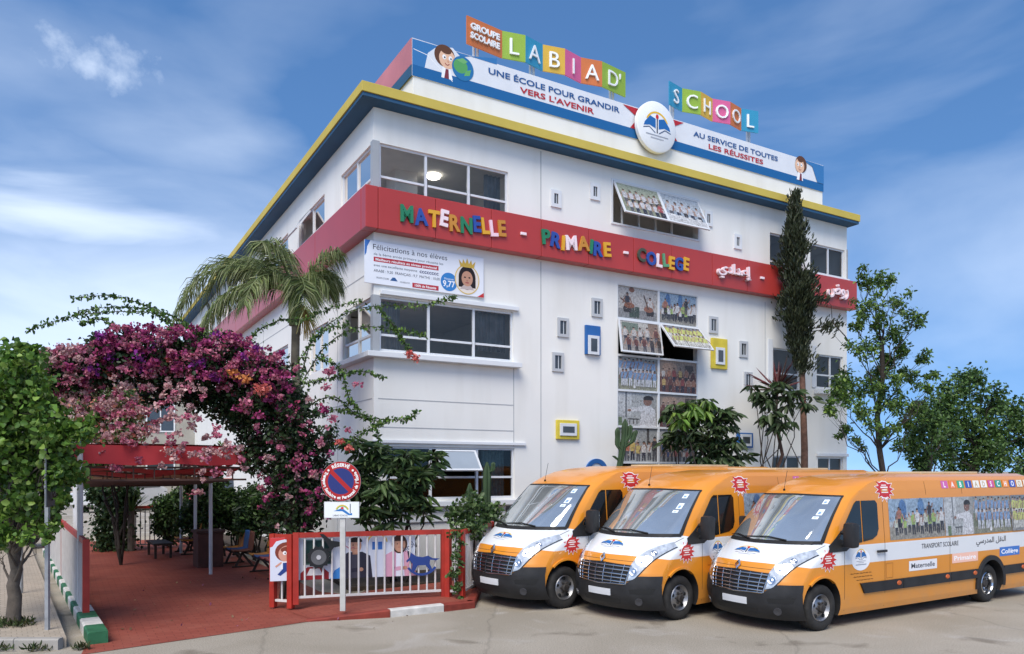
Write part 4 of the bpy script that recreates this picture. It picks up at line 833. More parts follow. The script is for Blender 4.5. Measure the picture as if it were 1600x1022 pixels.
    o_, i_ = rh(1), rh(.55); vs = [(x, y, 0) for x, y in o_] + [(x, y, .012) for x, y in o_] + [(x, y, .02) for x, y in i_] + [(x, y, 0) for x, y in i_]
    fs = []
    for i in range(4): j = (i + 1) % 4; fs += [(i, j, 4 + j, 4 + i), (4 + i, 4 + j, 8 + j, 8 + i), (8 + i, 8 + j, 12 + j, 12 + i)]
    b.M = b.M @ Matrix.Rotation(math.pi / 2, 4, 'Z') if abs((b.M.to_3x3() @ Vector((0, 1, 0))).z) < .7 else b.M
    b.add(vs, fs); b.build('badge', CHROME, t)
    # plate
    b = MB(); patch(b, curve((-.26, .415), (.26, .415)), curve((-.26, .51), (.26, .51)), 8, 2, .036); b.build('number_plate', mat('blank_plate', (.62, .63, .65), .4, var=.06), t)
    # headlights
    for sg in (-1, 1):
        b = MB(); lo = curve(*[(sg * a, z) for a, z in ((.565, .655), (.68, .69), (.765, .80), (.835, .93), (.90, 1.05), (.965, 1.175))]); hi = curve(*[(sg * a, z) for a, z in ((.575, .80), (.60, .92), (.645, 1.02), (.715, 1.115), (.805, 1.19), (.92, 1.25))])
        patch(b, lo, hi, 20, 6, .014); hl = b.build('headlight', LENS, t, smooth=50)
        for (a, z, r) in ((.655, .80, .066), (.735, .95, .062), (.825, 1.085, .050)):
            b = MB(); b.M = Matrix.Translation(PO(sg * a, z, .0145)) @ PN(sg * a, z).to_track_quat('Z', 'Y').to_matrix().to_4x4(); b.lathe([(r, 0), (r, .004), (r * .8, .006), (r * .72, .002), (r * .3, .003), (0, .012)], 24); b.build('reflector', CHROME, hl, smooth=50)
        b = MB(); lo2 = curve(*[(sg * a, z) for a, z in ((.555, .645), (.685, .675), (.775, .79), (.845, .92), (.91, 1.042), (.975, 1.17))]); patch(b, lo2, lo, 20, 1, .010); b.build('lens_surround', PLAST, hl)
    # windscreen
    b = MB(); patch(b, curve((-.93, 1.345), (-.5, 1.34), (0, 1.335), (.5, 1.34), (.93, 1.345)), curve((-.90, 2.06), (0, 2.075), (.90, 2.06)), 40, 22, .007); ws = b.build('windscreen', SCREEN, t, smooth=60)
    b = MB()
    for lo, hi in ((curve((-.95, 1.325), (0, 1.315), (.95, 1.325)), curve((-.95, 1.375), (0, 1.362), (.95, 1.375))), (curve((-.91, 2.045), (0, 2.06), (.91, 2.045)), curve((-.91, 2.068), (0, 2.083), (.91, 2.068))), (curve((.925, 1.345), (.895, 2.06)), curve((.955, 1.345), (.918, 2.06))), (curve((-.925, 1.345), (-.895, 2.06)), curve((-.955, 1.345), (-.918, 2.06)))): patch(b, lo, hi, 24, 1, .010)
    b.build('screen_border', DARK, ws)
    b = MB(); b.tube([PO(.55, 1.36, .03), PO(.2, 1.40, .03), PO(-.35, 1.375, .028)], [.014, .012, .006], 6); b.tube([PO(-.15, 1.35, .03), PO(-.5, 1.395, .03), PO(-.82, 1.375, .028)], [.014, .012, .006], 6); b.build('wiper', DARK, t)
    for q, z, h in ((.70, 1.93, .07), (.72, 1.76, .09), (.70, 1.70, .04)):
        A = Art(); A.rect(q, z, q + .085, z + h, S(215, 222, 225)); A.rect(q + .02, z + .015, q + .06, z + h * .6, S(120, 150, 190))
        A.build('permit_sticker', t, lambda a, b_, k: PO(a, b_, .0085 + k), dz=.0005)
    b = MB(); b.bev((1.28, -.55, 1.30), (1.9, .55, 1.36), .02); 
    # hood and panel gaps
    for lo, hi in ((curve((-.62, .955), (0, .965), (.62, .955)), curve((-.62, .961), (0, .971), (.62, .961))),): b = MB(); patch(b, lo, hi, 24, 1, .0015, rim=False); b.build('panel_gap', SEAM, t)
    for sg in (-1, 1): b = MB(); patch(b, curve((sg * .63, .955), (sg * .80, 1.10), (sg * .90, 1.20), (sg * .97, 1.31)), curve((sg * .637, .955), (sg * .807, 1.10), (sg * .907, 1.20), (sg * .977, 1.31)), 20, 1, .0015, rim=False); b.build('panel_gap', SEAM, t)
    for x, z0, z1 in ((1.56, .26, 1.24), (2.62, .24, 2.10), (3.9, 2.05, 2.28), (4.55, .24, 1.28), (5.05, 2.05, 2.28)):
        b = MB(); o0 = 0
        for za, zb in ((z0, min(z1, .5)), (max(.5, z0), min(z1, 1.26)), (max(1.26, z0), min(2.02, z1)), (max(2.02, z0), min(2.14, z1)), (max(2.14, z0), z1)):
            if zb > za + .01: b.add([side(x, za, .0015), side(x + .009, za, .0015), side(x + .009, zb, .0015), side(x, zb, .0015)], [(0, 1, 2, 3)])
        vs, ix = [], {}                            # weld the stacked pieces into one strip
        for p in b.v: k = tuple(round(c, 4) for c in p); ix.setdefault(k, len(ix))
        b.f = [tuple(ix[tuple(round(c, 4) for c in b.v[i])] for i in f) for f in b.f]; b.v = list(ix); b.build('panel_gap', SEAM, t)
    # cab side glass
    for k, poly in enumerate(([(1.62, 1.34), (1.78, 1.30), (2.02, 1.325), (2.02, 1.985), (1.93, 1.985), (1.86, 1.94), (1.50, 1.50), (1.44, 1.40)], [(2.05, 1.33), (2.30, 1.36), (2.42, 1.42), (2.47, 1.52), (2.47, 1.93), (2.42, 1.985), (2.05, 1.985)])):
        for sg in (1, -1):
            b = MB(); b.prism(poly, -.01, .008, 0, lambda a, c, d, sg=sg: Vector((a, sg * (SY(a, c) - d), c))); b.build('side_window', WINDK, t)
    for sg in (1, -1):
        b = MB(); b.prism([(1.18, 1.20), (1.60, 1.20), (1.72, 1.27), (1.62, 1.34), (1.42, 1.40), (1.49, 1.52), (1.36, 1.42), (1.18, 1.30)], -.01, .012, 0, lambda a, c, d, sg=sg: Vector((a, sg * (SY(a, c) - d), c)))
        mbk = b.build('mirror_mount', PLAST, t)
        b = MB(); b.bev((1.40, -1.19, 1.27), (1.57, -.99, 1.66), .055); b.tube([(1.5, -.9, 1.30), (1.5, -1.04, 1.33)], .035, 8); b.tube([(1.5, -.9, 1.5), (1.5, -1.04, 1.48)], .03, 8)
        if sg < 0: b.v = [(x, -y, z) for x, y, z in b.v]
        mi = b.build('mirror', PLAST, t, smooth=50)
        b = MB(); b.box((1.5705, sg * -1.165 if sg > 0 else 1.015, 1.31), (1.576, sg * -1.015 if sg > 0 else 1.165, 1.62)); b.build('mirror_glass', CHROME, mi)
    # door handle, trims, arches
    b = MB(); b.bev((2.38, -.975, 1.135), (2.62, -.935, 1.175), .012); b.tube([(2.42, -.915, 1.155), (2.42, -.95, 1.155)], .015, 6); b.tube([(2.58, -.915, 1.155), (2.58, -.95, 1.155)], .015, 6); b.build('door_handle', PLAST, t)
    for x0, x1, ch in ((1.95, 3.1, .1), (3.115, 4.55, 0), (4.565, 5.46, 0), (6.38, 7.7, 0)):
        b = MB(); b.prism([(x0 + ch, .50), (x1, .50), (x1, .665), (x0, .665)], .001, .028, 0, side); tr = b.build('side_trim', PLAST, t)
        b = MB(); c = side(x1 - .12 if x0 < 5 else x0 + .7, .60, .028); b.M = Matrix.Translation(c) @ Matrix.Diagonal((1.5, 1, 1, 1)); b.lathe([(.04, 0), (.035, -.01), (0, -.014)], 14, 'y'); b.build('side_marker', AMBER, tr)
    def arch_lip(x, r, th, m, z0, name):
        b = MB(); a0 = math.asin(max(-.9, (z0 - WR - .02) / r)); an = np.linspace(a0, math.pi - a0, 30); rin = [(x + (r - .012) * math.cos(a), WR + .02 + (r - .012) * math.sin(a)) for a in an]; ro = [(x + (r + th) * math.cos(a), WR + .02 + (r + th) * math.sin(a)) for a in an]
        for d, e in ((.03, None),):
            vs = [side(a, c, .03) for a, c in rin] + [side(a, c, .03) for a, c in ro] + [side(a, c, -.03) for a, c in rin] + [side(a, c, -.005) for a, c in ro]; k = 30; fs = []
            for i in range(k - 1): fs += [(i, i + 1, k + i + 1, k + i), (i, i + 1, 2 * k + i + 1, 2 * k + i), (k + i, k + i + 1, 3 * k + i + 1, 3 * k + i)]
            b.add(vs, fs)
        b.build(name, m, t, smooth=40)
    arch_lip(AX1, .44, .075, PLAST, .30, 'wheel_arch_trim'); arch_lip(AX0, .455, .02, VP, .72, 'wheel_arch_lip')
    # wheels
    def wheel(x, sg, dual):
        y = sg * .79 if not dual else sg * .76
        b = MB(); b.lathe([(.21, -.10), (.235, -.118), (.30, -.122), (.335, -.108), (.353, -.085), (.355, -.03), (.347, -.028), (.347, -.02), (.355, -.018), (.355, .03), (.347, .032), (.347, .04), (.355, .042), (.353, .085), (.335, .108), (.30, .122), (.235, .118), (.21, .10), (.21, -.10)], 48, 'y')
        if sg > 0: b.v = [(a, -c, d) for a, c, d in b.v]
        w_ = b.build('wheel', RUB, t, loc=(x, y, WR), smooth=40)
        prof = [(.212, -.10), (.200, -.112), (.185, -.09), (.16, -.06), (.135, -.075), (.10, -.09), (.07, -.095)] if not dual else [(.212, -.10), (.20, -.112), (.185, -.08), (.178, .02), (.14, .04), (.10, .03), (.08, .0)]
        b = MB(); b.lathe(prof, 40, 'y', 0)
        hub = [(.07, -.095), (.068, -.135), (.05, -.15), (0, -.15)] if not dual else [(.08, .0), (.078, -.07), (.06, -.085), (0, -.085)]
        b.lathe(hub, 24, 'y', 1)
        for k in range(5):
            a = 2 * math.pi * k / 5 + .3; pts = []
            b2 = MB(); yy = -.079 if not dual else .032; b2.lathe([(.028, 0), (.026, -.012), (0, -.012)], 12, 'y'); b.M = Matrix.Translation((.152 * math.cos(a), yy, .152 * math.sin(a))) @ Matrix.Diagonal((1, 1, 1, 1)); b.add(b2.v, b2.f, 2)
        for k in range(6):
            a = 2 * math.pi * k / 6; b2 = MB(); yy = -.10 if not dual else .01; b2.lathe([(.016, .02), (.016, -.02), (0, -.02)], 8, 'y'); b.M = Matrix.Translation((.088 * math.cos(a), yy, .088 * math.sin(a))); b.add(b2.v, b2.f, 1)
        b.M = Matrix()
        if sg > 0: b.v = [(a, -c, d) for a, c, d in b.v]
        b.build('rim', [CHROME if dual else STEEL, HUBM, DARK], w_, smooth=35)
    for sg in (-1, 1): wheel(AX0, sg, False); wheel(AX1, sg, True)
    # roof hatch and aerial
    b = MB(); b.bev((4.3, -.55, 2.405), (6.2, .55, 2.45), .015); b.build('roof_hatch', mat('hatch_cream', (.55, .42, .25), .5), t)
    b = MB(); b.tube([PO(-.35, 2.13, -.01), PO(-.35, 2.13, .03)], .018, 8); b.tube([PO(-.35, 2.13, .02), PO(-.35, 2.13, .02) + Vector((.08, 0, .32))], .004, 5); b.build('aerial', DARK, t)
    # printed wrap on the flank
    A = Art(); rg = random.Random(3); photo(A, 'beach', 2.78, 1.315, 4.42, 1.995, rg); A.rect(4.42, 1.315, 4.50, 1.995, S(175, 178, 180)); photo(A, 'boy', 4.5, 1.315, 5.36, 1.995, rg); photo(A, 'team', 5.36, 1.315, 6.7, 1.995, rg); photo(A, 'green', 6.7, 1.315, 7.6, 1.995, rg)
    A.build('photo_wrap', t, lambda a, c, k: side(a, c, .003 + k), PHOTO, dz=.00008)
    A = Art(); cols = [S(200, 100, 160), S(225, 120, 60), S(60, 160, 120), S(60, 80, 160), S(230, 226, 215), S(232, 228, 220), S(200, 80, 140), S(60, 150, 130), S(230, 140, 60), S(70, 90, 170), S(230, 220, 200), S(225, 215, 200), S(215, 120, 90)]
    for i, ch in enumerate('LABIADSCHOOL'):
        x = 4.42 + .262 * i; A.rect(x, 2.155, x + .215, 2.288, cols[i]); A.text(ch, x + .107, 2.175, .095, WHITE if i not in (4, 5, 10, 11) else S(185, 160, 120), bold=.03)
    A.build('roof_lettering', t, lambda a, c, k: side(a, c, .003 + k), VINYL, dz=.0004)
    A = Art(); A.text('TRANSPORT SCOLAIRE', 4.25, 1.13, .085, S(60, 60, 65), 1.15, bold=.005); A.build('side_lettering', t, lambda a, c, k: side(a, c, .003 + k), VINYL, dz=.0003); A = Art(); A.text(''.join(map(chr, (0xFEF2, 0xFEB3, 0xFEAD, 0xFEAA, 0xFEE4, 0xFEDF, 0xFE8D, 32, 0xFEDE, 0xFED8, 0xFEE8, 0xFEDF, 0xFE8D))), 5.95, 1.13, .10, S(60, 60, 65), 1.05, bold=.012); A.build('side_lettering', t, lambda a, c, k: side(a, c, .003 + k), VINYL, dz=.0003)
    for x, z, wd, tx, bc, fc in ((3.72, .85, .84, 'Maternelle', S(225, 225, 228), S(70, 75, 85)), (5.05, .90, .86, 'Primaire', S(240, 190, 170), S(245, 245, 245)), (6.62, .93, .74, 'Collège', S(60, 115, 190), S(245, 245, 245))): A = Art(); A.rect(x - wd / 2, z - .085, x + wd / 2, z + .085, bc); A.text(tx, x, z - .04, .085, fc, wd * .84, bold=.02); A.build('class_label', t, lambda a, c, k: side(a, c, .003 + k), VINYL, dz=.0003)
    A = Art(); burst(A, 2.72, 2.16, .20, 1.25); A.build('burst_sticker', t, lambda a, c, k: side(a, c, .003 + k), VINYL, dz=.0003); A = Art(); A.oval(1.98, 1.04, .24, .17, S(232, 233, 236), 32); emblem(A, 1.98, 1.10, .20, False); A.rect(1.84, .96, 2.12, .972, S(140, 145, 155)); A.build('door_emblem', t, lambda a, c, k: side(a, c, .003 + k), VINYL, dz=.0003); A = Art()
    for k in range(4): x0_, x1_, z_ = 1.70 + .08 * k, 2.26 + .02 * k, .83 - .055 * k; A.poly([(x0_ + (x1_ - x0_) * q / 14, z_ + (.008 if q % 2 else -.003)) for q in range(15)] + [(x0_ + (x1_ - x0_) * q / 14, z_ - (.008 if q % 3 else 0)) for q in range(14, -1, -1)], S(140, 85, 30)); A.build('phone_lettering', t, lambda a, c, k: side(a, c, .003 + k), VINYL, dz=.0003); A = Art()
    A = Art()
    A.line([(2.66, .70), (2.84, .70), (2.84, .94), (2.66, .94), (2.66, .70)], .006, S(150, 90, 30))
    A.build('maintenance_mark', t, lambda a, c, k: side(a, c, .003 + k), VINYL, dz=.0003)
    A = Art(); burst(A, .0, .0, .175, 1.15); A.build('burst_sticker', t, lambda a, c, k: side(1.16 + a, 1.085 + c, .004 + k), VINYL, dz=.0005)
    A = Art(); emblem(A, 0, 0, .2, False); A.build('hood_emblem', t, lambda a, c, k: PO(a * 1.9 - .02, 1.20 + c * .52, .004 + k), VINYL, dz=.0005)
    # interior shadow: underbody
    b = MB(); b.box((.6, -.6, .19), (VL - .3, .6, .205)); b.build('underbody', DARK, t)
    return t
van = build_van()
def place_van(v, px, py, deg, k, label):
    X, Y = G(px, py); a = R(deg); u_ = Vector((math.cos(a), math.sin(a), 0)); n_ = Vector((-u_.y, u_.x, 0))
    v.location = Vector((X, Y, 0)) - u_ * AX0 * k + n_ * .92 * k; v.rotation_euler = (0, 0, a); v.scale = (k, k, k); v['label'] = label; v['group'] = 'orange and white school vans'
v2, v1 = copy_tree(van), copy_tree(van)
place_van(van, 1285, 986.6, 31.3, .97, 'orange and white school van nearest the road with its whole photo wrapped side showing')
place_van(v2, 1064, 969.1, 38.5, 1.0, 'middle orange and white school van between two others like it')
place_van(v1, 884, 951.4, 39.5, 1.03, 'orange and white school van nearest the red railing with its nose by the kerb')
# ================================================================ RAILINGS, CANOPY, SIGNS, BENCHES
FRED = mat('red_gloss_paint', (.36, .030, .018), .45, var=.18, nscale=4); FWHITE = mat('white_bar_paint', (.60, .58, .56), .5, var=.1, nscale=5); GALV = mat('galvanised_steel', (.33, .34, .35), .5, .4, var=.18, nscale=9)
def railing(label, segs, z0, group='red and white railings', hgt=1.31, posts=None, gap=.155, wbar=.028, flat=False, toprail=.085):
    """segs: list of (p,q) ground points; posts stand at each end"""
    o = segs[0][0]; th = thing('railing', label, 'railing', (o.x, o.y, z0), 0, group); done = []
    for p, q in segs:
        p, q = Vector((p.x - o.x, p.y - o.y, 0)), Vector((q.x - o.x, q.y - o.y, 0)); d = (q - p).normalized(); L = (q - p).length
        for e in (p, q):
            if any((e - k).length < .1 for k in done): continue
            done.append(e); MB().beam(e, e + Vector((0, 0, hgt)), .095, .095, up=d).build('post', FRED, th)
        MB().beam(p + d * .05 + Vector((0, 0, hgt - .045)), q - d * .05 + Vector((0, 0, hgt - .045)), .06, toprail).build('top_rail', FRED, th)
        MB().beam(p + d * .05 + Vector((0, 0, .12)), q - d * .05 + Vector((0, 0, .12)), .04, .04).build('bottom_rail', FWHITE, th)
        n = max(2, int(L / gap)); 
        for i in range(1, n):
            c = p + d * (L * i / n)
            b = MB()
            if flat: b.beam(c + Vector((0, 0, .14)), c + Vector((0, 0, hgt - .09)), gap * .62, .02, up=d)
            else: b.tube([c + Vector((0, 0, .14)), c + Vector((0, 0, hgt - .055))], wbar * .62, 8)
            b.build('bar', FWHITE, th)
    return th
f0 = Vector((*G(427, 951, .0), 0)); f1 = Vector((*G(462, 948, .06), 0)); f2 = Vector((*G(693, 931, SLAB), 0)); f3 = Vector((-.90, 13.62, 0)); f4 = Vector((-.42, 15.9, 0))
railing('short open leaf of the red and white railing at the walkway mouth', [(f0, f1 - (f1 - f0).normalized() * .1)], .03, posts=None, gap=.15, hgt=1.27)
railing('long red and white railing with school posters behind the no parking sign', [(f1, f2)], .10, gap=.148, hgt=1.23)
railing('red and white railing panels turning the corner behind the left van', [(f2 + (f3 - f2).normalized() * .1, f3), (f3, f4)], .10, gap=.12, hgt=1.23)
LF0 = KL + KD * 1.75 + Vector((.10, .07, 0)); LF1 = LF0 + KD * 10.2
th = railing('long red railing of wide white slats along the left side of the covered walk', [(LF0, LF0 + KD * 5.1), (LF0 + KD * 5.1, LF1)], .006, gap=.165, flat=True)
GX = Vector((*G(182, 859, .0), 0)); railing('small red and white gate at the far end of the covered walk', [(GX, GX + Vector((1.25, .7, 0)))], .006, gap=.13)
# posters hung on the railing (inside, behind the bars)
fd = (f2 - f1).normalized(); fa = math.atan2(fd.y, fd.x); fn_ = Vector((-fd.y, fd.x, 0))
def hung(name, label, base, z, wd, ht, draw):
    t = thing(name, label, 'poster', base + Vector((0, 0, z)), fa, 'posters hung on the railing'); b = MB(); b.box((0, 0, 0), (wd, .012, ht)); b.build('poster_sheet', mat('poster_pale', S(205, 210, 220), .6, var=.03), t)
    A = Art(); draw(A, wd, ht); A.build('poster_print', t, lambda a, c, k: (a, -.002 - k, c), dz=.0003); return t
def d1(A, w_, h):
    A.rect(0, 0, w_, h, S(208, 214, 226)); A.poly([(0, h), (.35, h), (.1, h * .92), (.04, h * .8), (0, h * .78)], S(200, 60, 60)); boyx = .27
    A.oval(boyx, h * .67, .19, .17, S(125, 60, 45), 20); A.oval(boyx + .03, h * .62, .165, .15, S(205, 150, 130), 20); A.oval(boyx + .05, h * .72, .15, .06, S(125, 60, 45), 14)
    for s_ in (-.03, .1): A.oval(boyx + s_, h * .645, .032, .035, WHITE, 12); A.oval(boyx + s_ + .008, h * .64, .012, .015, BLACKC, 8)
    A.arc(boyx + .05, h * .57, .03, .045, 200, 340, S(140, 50, 50), 8); A.poly([(boyx - .09, h * .45), (boyx + .11, h * .45), (boyx + .12, h * .27), (boyx - .1, h * .27)], S(225, 228, 235)); A.poly([(boyx - .06, h * .42), (boyx + .09, h * .42), (boyx + .12, h * .25), (boyx + .08, h * .08), (boyx + .02, h * .08), (boyx, h * .22), (boyx - .1, h * .12), (boyx - .15, h * .15), (boyx - .06, h * .28)], S(40, 65, 130)); A.line([(boyx - .08, h * .43), (boyx - .18, h * .33)], .03, S(205, 150, 130))
    A.rect(.55, h * .35, 1.05, h * .94, S(90, 120, 115)); A.rect(.58, h * .38, 1.02, h * .91, S(35, 62, 58)); A.text('ME', .92, h * .6, .08, S(200, 205, 200)); A.text('NX', .92, h * .44, .08, S(200, 205, 200))
    A.poly([(.5, 0), (.98, 0), (.98, h * .16), (.86, h * .30), (.62, h * .30), (.5, h * .16)], S(150, 40, 45)); A.poly([(.6, h * .1), (.88, h * .1), (.82, h * .26), (.66, h * .26)], S(225, 225, 225)); A.poly([(1.0, 0), (1.2, 0), (1.2, h * .3), (1.08, h * .2)], S(60, 130, 200))
def d2(A, w_, h):
    A.rect(0, 0, w_, h, S(214, 218, 228)); A.arc(w_ * .47, h * .80, .16, .19, 10, 170, S(220, 190, 110), 16); A.rect(w_ * .40, h * .66, w_ * .46, h * .85, S(60, 110, 180)); A.rect(w_ * .48, h * .66, w_ * .54, h * .85, S(60, 110, 180))
    def kid(x, jacket, shirt, hair, long):
        A.poly([(x - .28, 0), (x + .30, 0), (x + .26, h * .52), (x + .12, h * .62), (x - .12, h * .62), (x - .26, h * .52)], jacket); A.poly([(x - .07, 0), (x + .09, 0), (x + .07, h * .58), (x - .06, h * .58)], shirt); A.rect(x - .05, h * .56, x + .05, h * .68, S(180, 130, 105))
        if long: A.oval(x, h * .78, .14, .17, hair, 18)
        A.oval(x, h * .77, .105, .135, S(196, 146, 120), 18); A.oval(x, h * .87, .12, .075, hair, 14, -10, 190)
        for s_ in (-.04, .04): A.oval(x + s_, h * .785, .014, .009, BLACKC, 8)
        A.rect(x - .03, h * .70, x + .03, h * .71, S(160, 80, 80)); A.line([(x - .24, h * .4), (x - .1, h * .18), (x + .08, h * .2)], .07, jacket); A.oval(x + .1, h * .2, .04, .035, S(190, 140, 115), 10)
    kid(w_ * .17, S(48, 46, 60), S(70, 68, 80), S(45, 32, 28), False); kid(w_ * .78, S(215, 160, 180), S(225, 225, 235), S(70, 45, 35), True); A.line([(w_ * .9, h * .6), (w_ * .94, h * .3)], .04, S(60, 50, 70))
    A.text('hool', w_ * .93, h * .66, .10, S(90, 90, 110), .2, rot=.6); A.line([(.02, h * .8), (.12, h * .7), (.2, h * .74)], .012, S(190, 90, 110))
hb = f1 - fd * .42 + fn_ * .09; hung('railing_poster', 'poster of a cartoon boy beside a blackboard tied to the left end of the railing', hb, .50, 1.2, .74, d1)
hung('railing_poster', 'poster of two smiling pupils tied to the middle of the railing', f1 + fd * .80 + fn_ * .09, .50, 1.28, .74, d2)
# black wall-phone cutout and rocking horse cutout
def cutout(name, label, cat, base, z, parts, grp=None):
    t = thing(name, label, cat, base + Vector((0, 0, z)), fa, grp)
    for nm, polys, m, th_ in parts:
        for p in polys: MB().prism(p, -th_, 0, 0, lambda a, c, d: (a, d, c)).build(nm, m, t)
    return t
HB = mat('rocking_horse_blue', (.018, .045, .20), .5); BK = mat('black_cutout', (.012, .012, .013), .5)
horse = [(.02, .33), (.10, .40), (.12, .52), (.18, .47), (.26, .42), (.40, .40), (.52, .43), (.62, .37), (.78, .36), (.70, .32), (.56, .34), (.55, .25), (.62, .10), (.57, .08), (.46, .22), (.28, .22), (.20, .08), (.14, .09), (.17, .25), (.10, .34), (.04, .29)]
arcp = lambda x, y, r0, r1, a0, a1, n=16: [(x + r1 * math.cos(R(a0 + (a1 - a0) * i / n)), y + r1 * math.sin(R(a0 + (a1 - a0) * i / n))) for i in range(n + 1)] + [(x + r0 * math.cos(R(a1 + (a0 - a1) * i / n)), y + r0 * math.sin(R(a1 + (a0 - a1) * i / n))) for i in range(n + 1)]
cutout('rocking_horse', 'dark blue wooden rocking horse cutout fixed to the railing bars', 'rocking horse', f1 + fd * 1.88 - fn_ * .03, .52, [('horse_body', [[(x * .8, y * .8) for x, y in horse]], HB, .02), ('rocker', [arcp(.30, .31, .28, .32, 215, 325)], HB, .0199)])
rad = [(.28 + (.21 if i % 2 else .17) * math.cos(math.pi * i / 12), .30 + (.21 if i % 2 else .17) * math.sin(math.pi * i / 12)) for i in range(24)]
cutout('gramophone_cutout', 'black gramophone cutout with a grey disc fixed to the railing', 'wall decoration', f1 + fd * .10 - fn_ * .03, .60, [('horn', [[(.40, .40), (.46, .46), (.40, .56), (.30, .70), (.36, .70), (.50, .58), (.72, .54), (.70, .49), (.54, .46), (.46, .38)]], BK, .02), ('record', [rad], BK, .03)])
gc = [o for o in bpy.data.objects if o.name == 'gramophone_cutout'][0]; b = MB(); b.lathe([(.13, -.031), (.13, -.036), (.10, -.036), (.10, -.033), (.05, -.033), (.05, -.037), (0, -.037)], 28, 'y'); b.build('record_groove', mat('record_grey', (.10, .10, .105), .35, var=.2), gc, loc=(.28, 0, .30)); b = MB(); b.lathe([(.04, -.038), (.04, -.042), (0, -.042)], 20, 'y'); b.build('record_label', mat('record_label_pale', (.42, .42, .43), .5), gc, loc=(.28, 0, .30))
c = f1 + fd * .42 - fn_ * .061 + Vector((0, 0, 1.15)); 
# canopy over the walk
CANV = mat('red_canvas', (.38, .026, .034), .7, var=.16, nscale=1.5, bump=.1, bscale=8); CANU = mat('beige_canvas', (.42, .31, .20), .8, var=.15, nscale=2); TRS = mat('canopy_steel', (.10, .05, .035), .6, var=.2); PWH = mat('canopy_post_white', (.55, .55, .55), .5, var=.06)
c0 = Vector((-7.22, 12.68, 0)); CU = Vector((.862, .507, 0)); CLN, CW = 9.6, 2.75
ca = thing('walk_canopy', 'red canvas canopy on white posts over the covered walk', 'canopy', c0, math.atan2(CU.y, CU.x))
# local: x across, y along the walk
zt, zb = 2.83, 2.50
b = MB(); b.beam((-.12, 0, (zt + zb) / 2), (CW, 0, (zt + zb) / 2), .012, zt - zb, up=(0, 0, 1)); 
def valance(p, q, nm):
    p, q = Vector(p), Vector(q); L = (q - p).length; d = (q - p) / L; n = max(4, int(L / .25)); k = MB(); vs = []
    for i in range(n * 4 + 1):
        u_ = i / (n * 4); x = p + d * (L * u_); nx = Vector((-d.y, d.x, 0)) * .012 * math.sin(u_ * n * 2.1 + 1) ; vs += [x + Vector((0, 0, zt)), x + nx + Vector((0, 0, (zt + zb) / 2)), x + nx * 1.6 + Vector((0, 0, zb + .015 * math.sin(u_ * n * 1.3)))]
    k.add(vs, [(3 * i + j, 3 * i + 3 + j, 3 * i + 4 + j, 3 * i + 1 + j) for i in range(n * 4) for j in range(2)]); o = k.build(nm, CANV, ca, smooth=60); return o
valance((-.12, 0, 0), (CW, 0, 0), 'front_valance'); valance((-.12, CLN, 0), (-.12, 0, 0), 'side_valance'); valance((CW, 0, 0), (CW, CLN, 0), 'side_valance')
b = MB(); b.grid(lambda u_, v: (-.12 + (CW + .12) * u_, CLN * v, zt + .004 + .03 * math.sin(math.pi * u_) - .03 * abs(math.sin(v * math.pi * 5))), 16, 40); b.build('roof_canvas', CANV, ca, smooth=60)
for i in range(5):
    y0 = .35 + 1.85 * i; b = MB(); b.grid(lambda u_, v: (.0 + (CW - .1) * u_, y0 + 1.55 * v, 2.36 - .085 * i + .16 * (v - .5) ** 2 * 4 * .5 + .04 * math.sin(u_ * 9 + i)), 20, 8); b.build('shade_sheet', CANU if i >= 2 else CANV, ca, smooth=60)
for i in range(6):
    y = .15 + 1.86 * i; b = MB()
    q_ = .21 + .055 * i
    for z in (2.44 - q_, 2.66 - q_): b.beam((-.05, y, z), (CW - .05, y, z), .035, .035)
    for k in range(9): b.beam((.15 + .33 * k, y, 2.458 - q_), (.15 + .33 * k, y, 2.642 - q_), .02, .02)
    b.build('truss', TRS, ca)
for i, y in enumerate((.02, 2.0, 4.0, 6.4, 9.2)):
    for x in ((0, CW - .08) if y > 3 else (0,)):
        b = MB(); b.tube([(x, y, 0), (x, y, 2.75)], .045 if x == 0 else .04, 12); b.build('post', PWH, ca)
